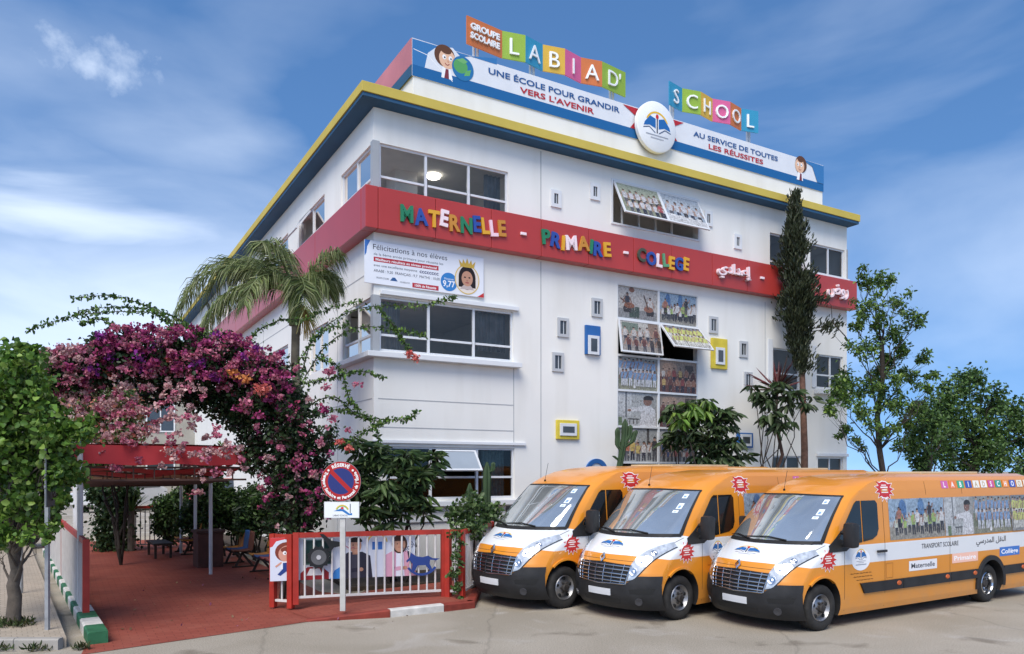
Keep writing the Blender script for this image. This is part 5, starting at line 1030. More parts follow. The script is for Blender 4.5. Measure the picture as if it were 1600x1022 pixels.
# no-parking sign
def gsign(name, label, px, py, z0, build):
    X, Y = G(px, py, z0); t = thing(name, label, 'road sign', (X, Y, z0), 0); build(t, Y); return t
def noparking(t, Y):
    k = Y / FPX; zc = CH - (752 - HOR) * k - SLAB; r = 31 * k; b = MB(); b.beam((0, .03, 0), (0, .03, zc + r * .9), .085, .045, up=(0, 1, 0)); b.build('pole', mat('pale_sign_pole', (.50, .49, .46), .5, .2, var=.12, nscale=6), t)
    b = MB(); b.lathe([(0, .0), (r, .0), (r, -.02), (0, -.02)], 48, 'y'); b.build('sign_disc', GALV, t, loc=(-.02, -.0, zc))
    A = Art(); RD, BL = S(165, 35, 35), S(40, 50, 110); A.oval(0, 0, r * .99, r * .99, RD, 48); A.oval(0, 0, r * .66, r * .66, BL, 40); A.poly([(-.55 * r, .40 * r), (-.40 * r, .55 * r), (.55 * r, -.40 * r), (.40 * r, -.55 * r)], RD)
    def ring(txt, a_mid, span, rr, h, flip):
        n = len(txt)
        for i, ch in enumerate(txt):
            if ch == ' ': continue
            a = R(a_mid + (-span / 2 + span * (i + .5) / n) * (1 if flip else -1)); A.text(ch, rr * math.cos(a), rr * math.sin(a), h, S(230, 228, 225), rot=a + (math.pi / 2 if flip else -math.pi / 2), bold=.04)
    ring('RÉSERVÉ', 90, 64, r * .74, r * .17, False); ring("Transport Scolaire et Personnel de l'École", 270, 245, r * .90, r * .155, True)
    for a in (42, 138): A.oval(r * .82 * math.cos(R(a)), r * .82 * math.sin(R(a)), .018, .018, S(230, 228, 225), 10)
    A.build('sign_print', t, lambda a, c, q: (a - .02, -.0205 - q, zc + c), dz=.0004)
    pw_, z1, z0 = 55 * k, CH - (784 - HOR) * k - SLAB, CH - (809.5 - HOR) * k - SLAB; b = MB(); b.bev((-pw_ / 2 - .01, -.012, z0), (pw_ / 2 - .01, .006, z1), .006); b.build('name_plate', mat('name_plate_white', (.62, .64, .64), .4, var=.05), t)
    A = Art(); A.rect(-pw_ / 2 + .0, z0 + .012, pw_ / 2 - .02, z1 - .012, S(222, 226, 226)); zc2 = (z0 + z1) / 2; A.arc(.0, zc2 - .03, .10, .115, 20, 160, S(220, 180, 70)); A.arc(0, zc2 - .03, .085, .1, 20, 160, S(120, 170, 90)); A.poly([(-.14, zc2 - .02), (0, zc2 + .03), (.12, zc2 - .06), (.16, zc2 - .05), (.16, zc2 - .085), (.1, zc2 - .085), (.0, zc2 - .02)], S(40, 110, 175)); A.oval(0, zc2 + .03, .025, .02, S(200, 50, 50), 10); A.line([(.13, zc2 - .05), (.13, zc2 + .1)], .012, S(50, 60, 80)); A.text('LABIAD SCHOOL', -.03, z0 + .03, .028, S(70, 75, 90), .24)
    A.build('plate_print', t, lambda a, c, q: (a, -.0125 - q, c), dz=.0004)
gsign('road_sign', 'round red and blue no parking sign with white name plate on the pavement', 535, 955, SLAB, noparking)
def backsign(t, Y):
    b = MB(); b.beam((0, 0, 0), (0, 0, 2.78), .05, .05, up=(0, 1, 0)); b.build('pole', GALV, t); b = MB(); b.M = Matrix.Rotation(R(20), 4, 'Z'); b.bev((.035, -.30, 1.75), (.052, .30, 2.72), .006); b.build('sign_plate', mat('sign_back_grey', (.10, .11, .12), .5, .3, var=.2), t)
    b = MB(); b.box((-.03, -.03, 2.0), (.034, .03, 2.05)); b.build('clamp', GALV, t); b = MB(); b.box((-.03, -.03, 2.5), (.034, .03, 2.55)); b.build('clamp', GALV, t)
gsign('road_sign', 'grey steel sign pole with its plate seen edge on beside the street tree', 74, 984, .135, backsign)
gsign('steel_post', 'thin bare steel post on the left pavement behind the tree', 33, 927, .135, lambda t, Y: MB().tube([(0, 0, 0), (0, 0, 1.9)], .035, 10).build('pole', GALV, t))['category'] = 'post'
# benches with coloured plastic shells
WOODD = mat('dark_bench_frame', (.035, .022, .016), .6, var=.3); CB = [mat('shell_amber', (.42, .17, .03), .45), mat('shell_blue', (.03, .09, .25), .45), mat('shell_red', (.30, .04, .03), .45), mat('shell_brown', (.16, .055, .03), .5)]
def bench(label, loc, n, cols, rot):
    t = thing('bench', label, 'bench', loc, rot, 'rows of coloured seats along the walk'); L = n * .46
    b = MB(); b.beam((0, .1, .36), (L, .1, .36), .05, .05); b.beam((0, .32, .36), (L, .32, .36), .05, .05)
    for x in (.2, L - .2):
        b.beam((x, .05, 0), (x, .22, .36), .05, .05); b.beam((x, .5, 0), (x, .22, .36), .05, .05); b.beam((x, -.02, .02), (x, .52, .02), .05, .04)
    b.build('frame', WOODD, t)
    for i in range(n):
        x0 = .03 + .46 * i; b = MB()
        def sh(u_, v, x0=x0):
            w_ = .205 - .05 * max(0, v - .7) / .3 - .02 * math.sin(v * 6); x = x0 + .2 + (u_ - .5) * 2 * w_; e = abs(u_ - .5) * 2
            if v < .5: y, z = .0 + .42 * v * 2, .42 - .02 * math.sin(v * 2 * math.pi) + .03 * e ** 3
            else: q = (v - .5) * 2; y, z = .42 + .10 * q - .05 * e ** 2 * q, .42 + .03 * e ** 3 * (1 - q) + .46 * q
            return (x, y, z)
        b.grid(sh, 10, 20); o = b.build('seat_shell', CB[cols[i % len(cols)]], t, smooth=60); md = o.modifiers.new('s', 'SOLIDIFY'); md.thickness = .015
    return t
rA = math.atan2(DW.y, DW.x)
bench('row of blue red and amber seats under the canopy nearest the bougainvillea trunk', Vector((*G(388, 893), 0)), 4, [0, 1, 2, 2], rA + math.pi)
bench('row of amber blue and brown seats further down the covered walk', Vector((*G(346, 880), 0)), 3, [0, 1, 3], rA + math.pi)
bench('row of amber and red seats at the far end of the covered walk', Vector((*G(272, 862), 0)), 3, [0, 2, 0], rA + math.pi)
t = thing('planter', 'dark brown square wooden planter beside the covered walk', 'planter', Vector((*G(312, 886), 0)), rA); b = MB(); b.bev((-.3, -.5, 0), (.3, .1, .85), .02); b.build('box', mat('planter_brown', (.075, .028, .02), .7, var=.25, nscale=4), t); b = MB(); b.bev((-.34, -.54, .85), (.34, .14, .92), .015); b.build('rim', mat('planter_rim', (.055, .022, .016), .7), t)
t = thing('low_table', 'low dark wooden table in front of the far seats', 'table', Vector((*G(240, 874), 0)), rA); b = MB(); b.bev((0, -.5, .36), (1.3, 0, .42), .01); b.build('table_top', WOODD, t)
for x in (.08, 1.22):
    for y in (-.44, -.06): MB().box((x - .03, y - .03, 0), (x + .03, y + .03, .36)).build('leg', WOODD, t)
# wall panel poster on the school's left wall by the walk
# ---------------------------------------------------------------- far buildings, cars
def far_building(label, loc, rot, wd, dp, ht, wallm, roofm, cols, rows_, z0=1.2, ww=1.3, wh=1.4):
    t = thing('apartment_building', label, 'building', loc, rot); b = MB(); b.bev((0, 0, 0), (wd, dp, ht), .03); b.build('wall', wallm, t); b = MB(); b.bev((-.2, -.2, ht), (wd + .2, dp + .2, ht + .55), .03); b.build('roof_parapet', roofm, t)
    for r in range(rows_):
        for c_ in range(cols):
            x = wd * (c_ + .5) / cols; z = z0 + (ht - z0) * r / rows_; f = MB(); t_ = .07
            for a0, a1, q0, q1 in ((x - ww / 2 - t_, x + ww / 2 + t_, z - t_, z), (x - ww / 2 - t_, x + ww / 2 + t_, z + wh, z + wh + t_), (x - ww / 2 - t_, x - ww / 2, z, z + wh), (x + ww / 2, x + ww / 2 + t_, z, z + wh), (x - .03, x + .03, z, z + wh)): f.box((a0, -.06, q0), (a1, -.001, q1))
            fo = f.build('window', ALU, t); p = MB(); p.box((x - ww / 2, -.03, z), (x + ww / 2, -.002, z + wh)); p.build('pane', mat('far_pane', (.035, .04, .045), .1, spec=.7, var=.2), fo)
    return t
far_building('grey beige concrete block beyond the far end of the covered walk', (-19.8, 40, .6), R(12), 9.5, 8, 6.6, mat('beige_concrete', (.30, .285, .25), .85, var=.12, nscale=1.5), mat('beige_parapet', (.33, .31, .28), .8), 4, 2)
far_building('long low block with a brown roof edge behind the street tree', (-46, 44, 0), R(-4), 24, 8, 8.6, mat('warm_plaster', (.36, .31, .27), .85, var=.1), mat('brown_roof_edge', (.13, .060, .048), .8, var=.2), 8, 3)
def car(label, loc, rot, paint, grp='cars parked in the street behind'):
    t = thing('parked_car', label, 'car', loc, rot, grp); L, W = 4.1, 1.7
    prof = [(0, .35), (0, .72), (.12, .82), (1.0, .95), (1.75, 1.42), (3.2, 1.45), (3.85, 1.0), (4.1, .92), (4.1, .4), (3.9, .25), (.15, .25)]
    b = MB(); n = len(prof); rows_ = [(-W / 2, .94), (-W / 2 * .98, 1), (W / 2 * .98, 1), (W / 2, .94)]; vs = []
    for y, k in rows_:
        for x, z in prof: q = max(0, z - .95); vs.append((2 + (x - 2) * k, y * (1 - .28 * q), .3 + (z - .3) * (.97 if k < 1 else 1)))
    b.add(vs, [(r * n + i, r * n + (i + 1) % n, (r + 1) * n + (i + 1) % n, (r + 1) * n + i) for r in range(3) for i in range(n)] + [tuple(range(n))[::-1], tuple(range(3 * n, 4 * n))]); b.build('body', paint, t, smooth=35)
    g_ = mat('car_glass_dark', (.02, .025, .03), .05, spec=.8)
    for sg in (-1, 1): b = MB(); y = sg * (W / 2 - .045); b.prism([(1.2, .97), (1.8, 1.36), (3.1, 1.38), (3.6, 1.0)], 0, .03, 0, lambda a, c, d: (a, sg * (W / 2 * (1 - .28 * max(0, c - .95)) - .012 + d), c)); b.build('side_window', g_, t)
    for xs_ in (((1.04, .98), (1.72, 1.40)), ((3.84, 1.02), (3.24, 1.42))):
        (xa, za), (xb, zb_) = xs_; b = MB(); o = -.02 if xa < 2 else .02; b.add([(xa + o, -.66, za), (xa + o, .66, za), (xb + o, .6, zb_), (xb + o, -.6, zb_)], [(0, 1, 2, 3)]); b.build('windscreen', g_, t)
    for x in (.75, 3.3):
        for sg in (-1, 1):
            b = MB(); b.lathe([(0, -.1), (.2, -.1), (.3, -.09), (.31, 0), (.3, .09), (0, .09)], 24, 'y'); w2 = b.build('wheel', RUB, t, loc=(x, sg * .76, .31), smooth=40); b = MB(); b.lathe([(.19, sg * .105), (.1, sg * .115), (0, sg * .115)], 16, 'y'); b.build('rim', STEEL, w2)
    for sg in (-1, 1): MB().bev((-.012, sg * .55 - .16, .66), (.06, sg * .55 + .16, .78), .02).build('headlight', LENS, t); MB().bev((4.04, sg * .62 - .12, .72), (4.112, sg * .62 + .12, .9), .02).build('tail_light', AMBER, t)
    return t
WC = mat('car_white', (.55, .56, .57), .3, var=.04, coat=.6); GC = mat('car_grey', (.10, .11, .12), .3, var=.05, coat=.6); RC = mat('car_red', (.30, .03, .03), .3, coat=.6)
car('white hatchback on the raised street above the steps', (-17.3, 30.8, .65), R(80), WC); car('red and white car behind the far gate of the walk', (-14.2, 31.6, .65), R(8), RC)
car('dark grey car parked in the street beyond the left pavement', (-16.5, 20.2, .13), R(70), GC); car('white car parked beyond the dark grey one on the left', (-20.4, 26.2, .13), R(64), WC)
# ================================================================ PLANTS
rs = np.random.default_rng(11)
def unit(n): v = rs.normal(size=(n, 3)); return v / np.linalg.norm(v, axis=1, keepdims=True)
def leaves(name, P, size, cols, parent=None, aspect=.5, up=.5, droop=0., out_=None, m=None, origin=None, jit=.35, cup=.12, dirs=None):
    """P (N,3) leaf bases; every leaf is a folded four-cornered blade with its own colour from cols"""
    P = np.asarray(P, float); n = len(P); d = unit(n) if dirs is None else np.asarray(dirs, float) + unit(n) * .25
    if out_ is not None: d = d * .8 + out_
    d[:, 2] -= droop; d /= np.linalg.norm(d, axis=1, keepdims=True) + 1e-9
    nrm = unit(n); nrm[:, 2] += up; nrm -= d * (nrm * d).sum(1, keepdims=True); nrm /= np.linalg.norm(nrm, axis=1, keepdims=True) + 1e-9
    sd_ = np.cross(d, nrm); L = (size * (1 + jit * rs.uniform(-1, 1, n)))[:, None]; W = L * aspect * .5
    v = np.empty((n, 6, 3)); fold = nrm * L * cup
    v[:, 0] = P; v[:, 1] = P + d * L * .35 + sd_ * W + fold; v[:, 2] = P + d * L * .75 + sd_ * W * .7 + fold * .6; v[:, 3] = P + d * L - fold * .4; v[:, 4] = P + d * L * .75 - sd_ * W * .7 + fold * .6; v[:, 5] = P + d * L * .35 - sd_ * W + fold
    if origin is not None: v -= np.asarray(origin)
    me = bpy.data.meshes.new(name); me.vertices.add(n * 6); me.vertices.foreach_set('co', v.astype('f').ravel())
    idx = np.arange(n)[:, None] * 6 + np.array([[0, 1, 2, 3, 0, 3, 4, 5]]); me.loops.add(n * 8); me.loops.foreach_set('vertex_index', idx.astype('i').ravel())
    me.polygons.add(n * 2); me.polygons.foreach_set('loop_start', np.arange(n * 2, dtype='i') * 4); me.polygons.foreach_set('loop_total', np.full(n * 2, 4, 'i')); me.update(calc_edges=True)
    cols = np.asarray(cols); 
    if cols.shape[0] != n or cols.ndim != 2: cols = cols[rs.integers(0, len(cols), n)]
    k = cols * rs.uniform(.72, 1.28, (n, 1)); c = np.concatenate([np.clip(k, 0, 1), np.ones((n, 1))], 1); c = np.repeat(c, 8, 0)
    at = me.color_attributes.new('Col', 'FLOAT_COLOR', 'CORNER'); at.data.foreach_set('color', c.astype('f').ravel())
    return link_mesh(name, me, m or LEAF, parent)
def ball(c, r, n, shell=.45): return np.asarray(c) + unit(n) * (rs.uniform(0, 1, (n, 1)) ** shell) * np.asarray(r)
BARK = mat('grey_bark', (.10, .082, .065), .9, var=.3, nscale=8, bump=.5, bscale=30); BARKD = mat('dark_bark', (.035, .027, .022), .9, var=.3, nscale=8, bump=.4, bscale=30); BARKR = mat('red_brown_bark', (.13, .07, .05), .9, var=.3, nscale=9, bump=.4, bscale=25)
def wig(p, q, n, a): 
    p, q = np.asarray(p, float), np.asarray(q, float); t = np.linspace(0, 1, n)[:, None]; o = rs.normal(size=(n, 3)) * a * np.linalg.norm(q - p); o[0] = 0; o[-1] = 0; return p + (q - p) * t + o * np.sin(t * np.pi)
def plant(name, label, cat, base, group=None): return thing(name, label, cat, base, 0, group)
def clumpy_tree(label, base, clumps, trunk_r, fork, nleaf, lsize, cols, bark, name='tree', asp=.55, group=None, dens=None, up=.6, droop=.15, bare=()):
    """clumps: list of (centre, radius) in metres relative to base"""
    t = plant(name, label, 'tree', base, group); b = MB(); f = np.array([rs.normal() * .05, rs.normal() * .05, fork]); tr = wig((0, 0, -.05), f, 7, .015); b.tube(tr, [trunk_r * (1.25 - .5 * i / 6) if i else trunk_r * 1.5 for i in range(7)], 10); b.build('trunk', bark, t, smooth=60)
    b = MB(); pts = []; out = []
    for c, r in clumps:
        c = np.asarray(c, float); hh = min(max(c[2] - .75 * math.hypot(c[0], c[1]) - .1, fork * .38), fork); s0 = tr[min(6, int(hh / fork * 6))]; br = wig(s0, c, 6, .05); rr = trunk_r * .28; b.tube(br, [rr * (1 - .8 * i / 5) for i in range(6)], 6)
        for k in range(5): q = br[rs.integers(2, 6)]; e = c + unit(1)[0] * np.asarray(r) * .8; b.tube(wig(q, e, 4, .06), [rr * .3, rr * .22, rr * .15, rr * .06], 5)
        vol = np.prod(np.broadcast_to(r, 3)); n = int(nleaf * vol ** .67); 
        m_ = max(3, n // 45)
        subs = ball(c, r, m_, .5)
        for s_ in subs: pts.append(s_ + rs.normal(size=(45, 3)) * np.mean(r) * .20)
    for p, q in bare: b.tube(wig(p, q, 5, .05), [trunk_r * .3, trunk_r * .22, trunk_r * .15, trunk_r * .1, trunk_r * .04], 5)
    b.build('limbs', bark, t, smooth=60); P = np.concatenate(pts); leaves('foliage', P, lsize, cols, t, asp, up, droop); return t
GR = lambda *a: [tuple(x) for x in a]
BRIGHT = GR((.13, .24, .03), (.18, .27, .05), (.05, .10, .018), (.075, .16, .022), (.12, .23, .04), (.06, .125, .02), (.15, .25, .045)); MID = GR((.055, .11, .026), (.075, .14, .032), (.04, .085, .022), (.095, .165, .045)); DARKG = GR((.022, .048, .016), (.03, .06, .02), (.016, .036, .013), (.045, .078, .025))
# ---- street tree on the left
B = Vector((*G(20, 976, .135), .135)); d0 = B.y
cl = []
for px, py, r in ((15, 580, .55), (42, 605, .45), (-40, 620, .6), (92, 648, .34), (30, 660, .6), (80, 690, .5), (128, 668, .22), (-20, 700, .6), (20, 740, .55), (85, 755, .40), (92, 720, .28), (40, 800, .42), (-30, 790, .5), (62, 825, .26), (5, 848, .3), (84, 775, .2), (38, 562, .25)):
    for dz in (-.35, .45): p = AT(px + rs.normal() * 8, py + rs.normal() * 8, d0 + dz + rs.normal() * .15); cl.append(((p - B)[:], r * .85))
clumpy_tree('bright green street tree with broad leaves beside the grey sign pole', B, cl, .085, 1.25, 3000, .085, BRIGHT, BARK, asp=.85, up=.5, group=None)
# weeds at its foot and along the kerb
W = [ball((B.x, B.y - .05, .15), (.35, .25, .05), 260)]
for i in range(14): c = np.array([-6.3 - .55 * i * rs.uniform(.7, 1.2), 10.05, .03]); W.append(ball(c, (.2, .08, .04), 40))
W.append(ball((-5.75, 10.15, .02), (.12, .12, .03), 60)); props(leaves('weeds', np.concatenate(W), .09, GR((.05, .075, .02), (.09, .09, .035), (.04, .06, .02)), None, .22, 0, -.8), kind='stuff')
# fallen leaves and petals on the walk and pavement
n_ = 140; F = np.stack([rs.uniform(-7.5, -1.2, n_), rs.uniform(11.3, 17, n_), np.full(n_, .014)], 1); F = F[(F[:, 0] > -6.6 - (F[:, 1] - 11.8) * .6)]; on = (F[:, 1] > 12.5) & (F[:, 0] > -3.6) & (F[:, 1] < 14.5); F = F[~on]
props(leaves('litter', F, .05, GR((.25, .12, .06), (.3, .2, .1), (.35, .12, .2), (.16, .1, .05)), None, .6, 6, 0, cup=.05), kind='stuff')
# ---- bougainvillea arch
path = [(40, 590, 13.2), (110, 585, 13.3), (170, 566, 13.4), (230, 560, 13.5), (290, 565, 13.6), (345, 575, 13.7), (395, 592, 13.8), (432, 625, 13.9), (458, 672, 14.0), (466, 725, 14.1), (462, 775, 14.15), (458, 820, 14.2)]
rad = [.42, .50, .60, .58, .60, .66, .72, .76, .76, .74, .70, .6]
base = Vector((*G(455, 935), .09)); bg_ = plant('bougainvillea', 'huge purple and pink bougainvillea arching over the red canopy', 'climber', base)
ctr = np.array([AT(*p)[:] for p in path]); b = MB()
for k in range(5):
    o = rs.normal(size=(13, 3)) * .07; pp = np.vstack([[base.x + rs.normal() * .1, base.y + rs.normal() * .1, 0.05], ctr[::-1]]) + o; pp -= np.array(base[:]); b.tube(pp, [.055 - .0035 * i for i in range(13)], 7)
b.build('stem', BARKD, bg_, smooth=60)
tt = rs.uniform(0, 11, 26000); i0 = np.minimum(tt.astype(int), 10); fr_ = (tt - i0)[:, None]; cpt = ctr[i0] * (1 - fr_) + ctr[i0 + 1] * fr_; rr = (np.array(rad)[i0] * (1 - fr_[:, 0]) + np.array(rad)[i0 + 1] * fr_[:, 0])[:, None]
sub = rs.integers(0, 520, 26000); so_ = unit(520) * rs.uniform(.35, 1, (520, 1)); st = rs.uniform(0, 11, 520); j0 = np.minimum(st.astype(int), 10); jf = (st - j0)[:, None]; sc_ = ctr[j0] * (1 - jf) + ctr[j0 + 1] * jf + so_ * (np.array(rad)[j0] * (1 - jf[:, 0]) + np.array(rad)[j0 + 1] * jf[:, 0])[:, None] * np.array([1, .9, .8])
P = sc_[sub] + rs.normal(size=(26000, 3)) * .085; P = P[P[:, 2] > .3]
P = np.concatenate([P] + [ball(AT(px, py, 14.0)[:], (.34, .25, .3), 520, .5) for px, py in ((345, 635), (372, 655), (395, 690), (360, 615), (325, 615), (400, 720), (385, 640), (300, 620), (250, 615))])
leaves('foliage', P, .085, DARKG + GR((.03, .05, .02), (.045, .03, .025)), bg_, .6, .4, .15, origin=base)
MAG = GR((.28, .035, .13), (.36, .055, .17), (.20, .025, .085), (.42, .09, .22), (.32, .06, .11)); PUR = GR((.22, .03, .22), (.28, .05, .26)); PNK = GR((.50, .16, .24), (.58, .24, .30), (.42, .10, .17)); PALE = GR((.55, .34, .34), (.62, .42, .40), (.46, .24, .25)); SAL = GR((.62, .16, .13), (.70, .24, .20), (.55, .11, .10)); ORG = GR((.62, .22, .07), (.66, .28, .10))
FP_, FC_ = [], []
def bloom(px, py, d, r, n, pal): p = np.array(AT(px, py, d)[:]); FP_.append(p + unit(n) * rs.uniform(.3, 1, (n, 1)) * np.array([r, r * .9, r * .75])); FC_.append(np.array(pal)[rs.integers(0, len(pal), n)])
for k in range(330):                     # magenta mass along the top and front of the arch
    i = rs.uniform(0.2, 7.3); a = int(i); q = i - a; p = [path[a][j] * (1 - q) + path[a + 1][j] * q for j in range(3)]; r_ = (rad[a] * (1 - q) + rad[a + 1] * q) * 88 / 1.0
    y = p[1] + r_ * rs.uniform(-1.0, .35) ; x = p[0] + rs.normal() * 22; pal = MAG if rs.random() < .54 else (PUR if rs.random() < .15 else PNK)
    if x < 150 and rs.random() < .7: pal = PNK if rs.random() < .5 else PALE
    bloom(x, y, p[2] - rs.uniform(.15, .62), rs.uniform(.05, .15), int(rs.uniform(14, 42)), pal)
for k in range(85):                      # thinner on the falling column
    i = rs.uniform(7.2, 10.6); a = int(i); q = i - a; p = [path[a][j] * (1 - q) + path[a + 1][j] * q for j in range(3)]
    bloom(p[0] + rs.uniform(-62, 55), p[1] + rs.normal() * 25, p[2] - rs.uniform(.3, .6), rs.uniform(.03, .08), int(rs.uniform(8, 20)), (PNK if rs.random() < .6 else MAG) if rs.random() < .8 else PALE)
for px, py, n in ((185, 700, 5), (165, 712, 4), (215, 690, 3), (262, 640, 6), (290, 655, 6), (275, 700, 5), (318, 700, 5), (345, 690, 4), (240, 600, 5), (205, 640, 6), (165, 640, 6), (135, 620, 6), (225, 660, 5), (300, 610, 5), (330, 720, 3), (372, 715, 4), (300, 760, 2), (185, 600, 5), (90, 600, 6), (110, 640, 5)):
    for k in range(int(n * 1.8)): bloom(px + rs.normal() * 14, py + rs.normal() * 14, 13.1 + rs.normal() * .12, rs.uniform(.05, .09), 22, PALE if rs.random() < .6 else PNK)
for px, py, r, n, pal in ((410, 608, .17, 130, SAL), (365, 585, .13, 70, ORG), (385, 593, .10, 50, ORG), (265, 562, .08, 40, SAL), (160, 562, .14, 80, PNK), (170, 583, .12, 60, SAL), (240, 580, .12, 60, PALE), (310, 567, .14, 80, PUR), (645, 556, .0, 0, SAL), (335, 590, .1, 40, PUR), (385, 630, .12, 60, PNK), (430, 560, .10, 50, PNK), (515, 580, .10, 60, PNK), (505, 640, .10, 60, MAG), (520, 655, .09, 40, PNK), (545, 700, .07, 30, SAL), (530, 690, .06, 24, SAL), (545, 672, .06, 24, PNK), (500, 690, .08, 30, PNK), (418, 715, .10, 40, PALE), (440, 700, .08, 40, PNK), (405, 650, .1, 40, MAG)):
    if n: bloom(px, py, 13.15, r, n, pal)
# long bare whips with paired leaves
WP, WD, WS = [], [], MB()
def whip(pts, d, size=.055, n=60, flower=None):
    a = np.array([AT(x, y, d + rs.normal() * .05)[:] for x, y in pts]); t = np.linspace(0, len(a) - 1, n); i = np.minimum(t.astype(int), len(a) - 2); f_ = (t - i)[:, None]
    ip = lambda i_: a[np.clip(i_, 0, len(a) - 1)]; p0, p1, p2, p3 = ip(i - 1), ip(i), ip(i + 1), ip(i + 2); q = .5 * (2 * p1 + (p2 - p0) * f_ + (2 * p0 - 5 * p1 + 4 * p2 - p3) * f_ ** 2 + (3 * p1 - p0 - 3 * p2 + p3) * f_ ** 3)
    WS.tube(q - np.array(base[:]), [.011 - .008 * k / n for k in range(n)], 5)
    for k in range(2): WP.append(q + rs.normal(size=q.shape) * .015); WD.append(rs.normal(size=q.shape) * .6 + np.array([0, 0, -.55 if k else .1]))
for pts, d in (([(285, 560), (262, 500), (220, 475), (170, 462), (115, 466)], 13.6), ([(290, 550), (250, 495), (200, 487), (140, 490), (85, 502), (45, 515)], 13.5), ([(330, 545), (300, 515), (262, 490), (205, 480), (150, 482), (118, 490)], 13.7), ([(300, 560), (255, 520), (205, 520), (160, 500), (125, 505)], 13.5), ([(350, 560), (325, 530), (290, 510), (262, 520)], 13.6), ([(380, 560), (400, 520), (440, 500), (480, 498), (520, 480), (565, 470)], 14.6),
               ([(470, 590), (490, 530), (540, 490), (590, 478), (650, 478), (690, 470), (712, 463)], 15.1), ([(470, 600), (510, 540), (560, 512), (620, 515), (665, 525)], 15.1), ([(590, 480), (612, 505), (625, 525), (640, 550)], 15.0), ([(470, 640), (520, 620), (560, 650), (600, 655), (635, 655), (652, 643)], 14.4), ([(475, 600), (520, 590), (560, 580), (600, 590)], 14.3), ([(480, 650), (530, 640), (580, 655), (592, 690)], 14.3), ([(500, 700), (540, 690), (575, 672), (600, 660)], 14.2), ([(400, 600), (380, 540), (345, 520), (300, 525)], 13.7), ([(440, 600), (470, 560), (500, 520), (545, 505)], 14.4), ([(500, 560), (530, 575), (545, 620), (560, 640)], 14.2)): whip(pts, d, n=int(30 + 16 * len(pts)))
WS.build('whip', BARKD, bg_, smooth=60); leaves('whip_leaf', np.concatenate(WP), .075, MID + BRIGHT[:2] + MID, bg_, .55, .4, origin=base, dirs=np.concatenate(WD))
for px, py, d, n in ((640, 553, 14.9, 60), (650, 560, 14.9, 40), (510, 605, 14.0, 30), (560, 600, 14.1, 24)): bloom(px, py, d, .09, n, SAL if px > 600 else PNK)
leaves('flower', np.concatenate(FP_), .054, np.concatenate(FC_), bg_, .95, .2, 0, m=PETAL, origin=base, cup=.25)
# small pink climber on the far left behind the canopy
P0 = Vector((-9.9, 19.2, .006)); t = plant('climber', 'pale peach flowered climber behind the left end of the canopy', 'climber', P0); cc = [AT(px, py, 19 + rs.normal() * .3) for px, py in ((150, 655), (170, 690), (190, 650), (205, 670), (135, 640), (165, 620), (210, 625), (120, 610), (185, 700))]; b = MB()
for c in cc[:6]: b.tube(wig((0, 0, 0), (c - P0)[:], 7, .04), [.04, .035, .03, .025, .02, .015, .008], 6)
b.build('stem', BARKD, t); P = np.concatenate([ball(c[:], .45, 420, .5) for c in cc]); leaves('foliage', P, .10, MID + GR((.10, .07, .03)), t, .55, .4, .2, origin=P0); P = np.concatenate([ball(c[:], .5, 150, .25) for c in cc]); leaves('flower', P, .10, PALE + GR((.5, .25, .16), (.42, .16, .12)), t, .9, .3, m=PETAL, origin=P0)
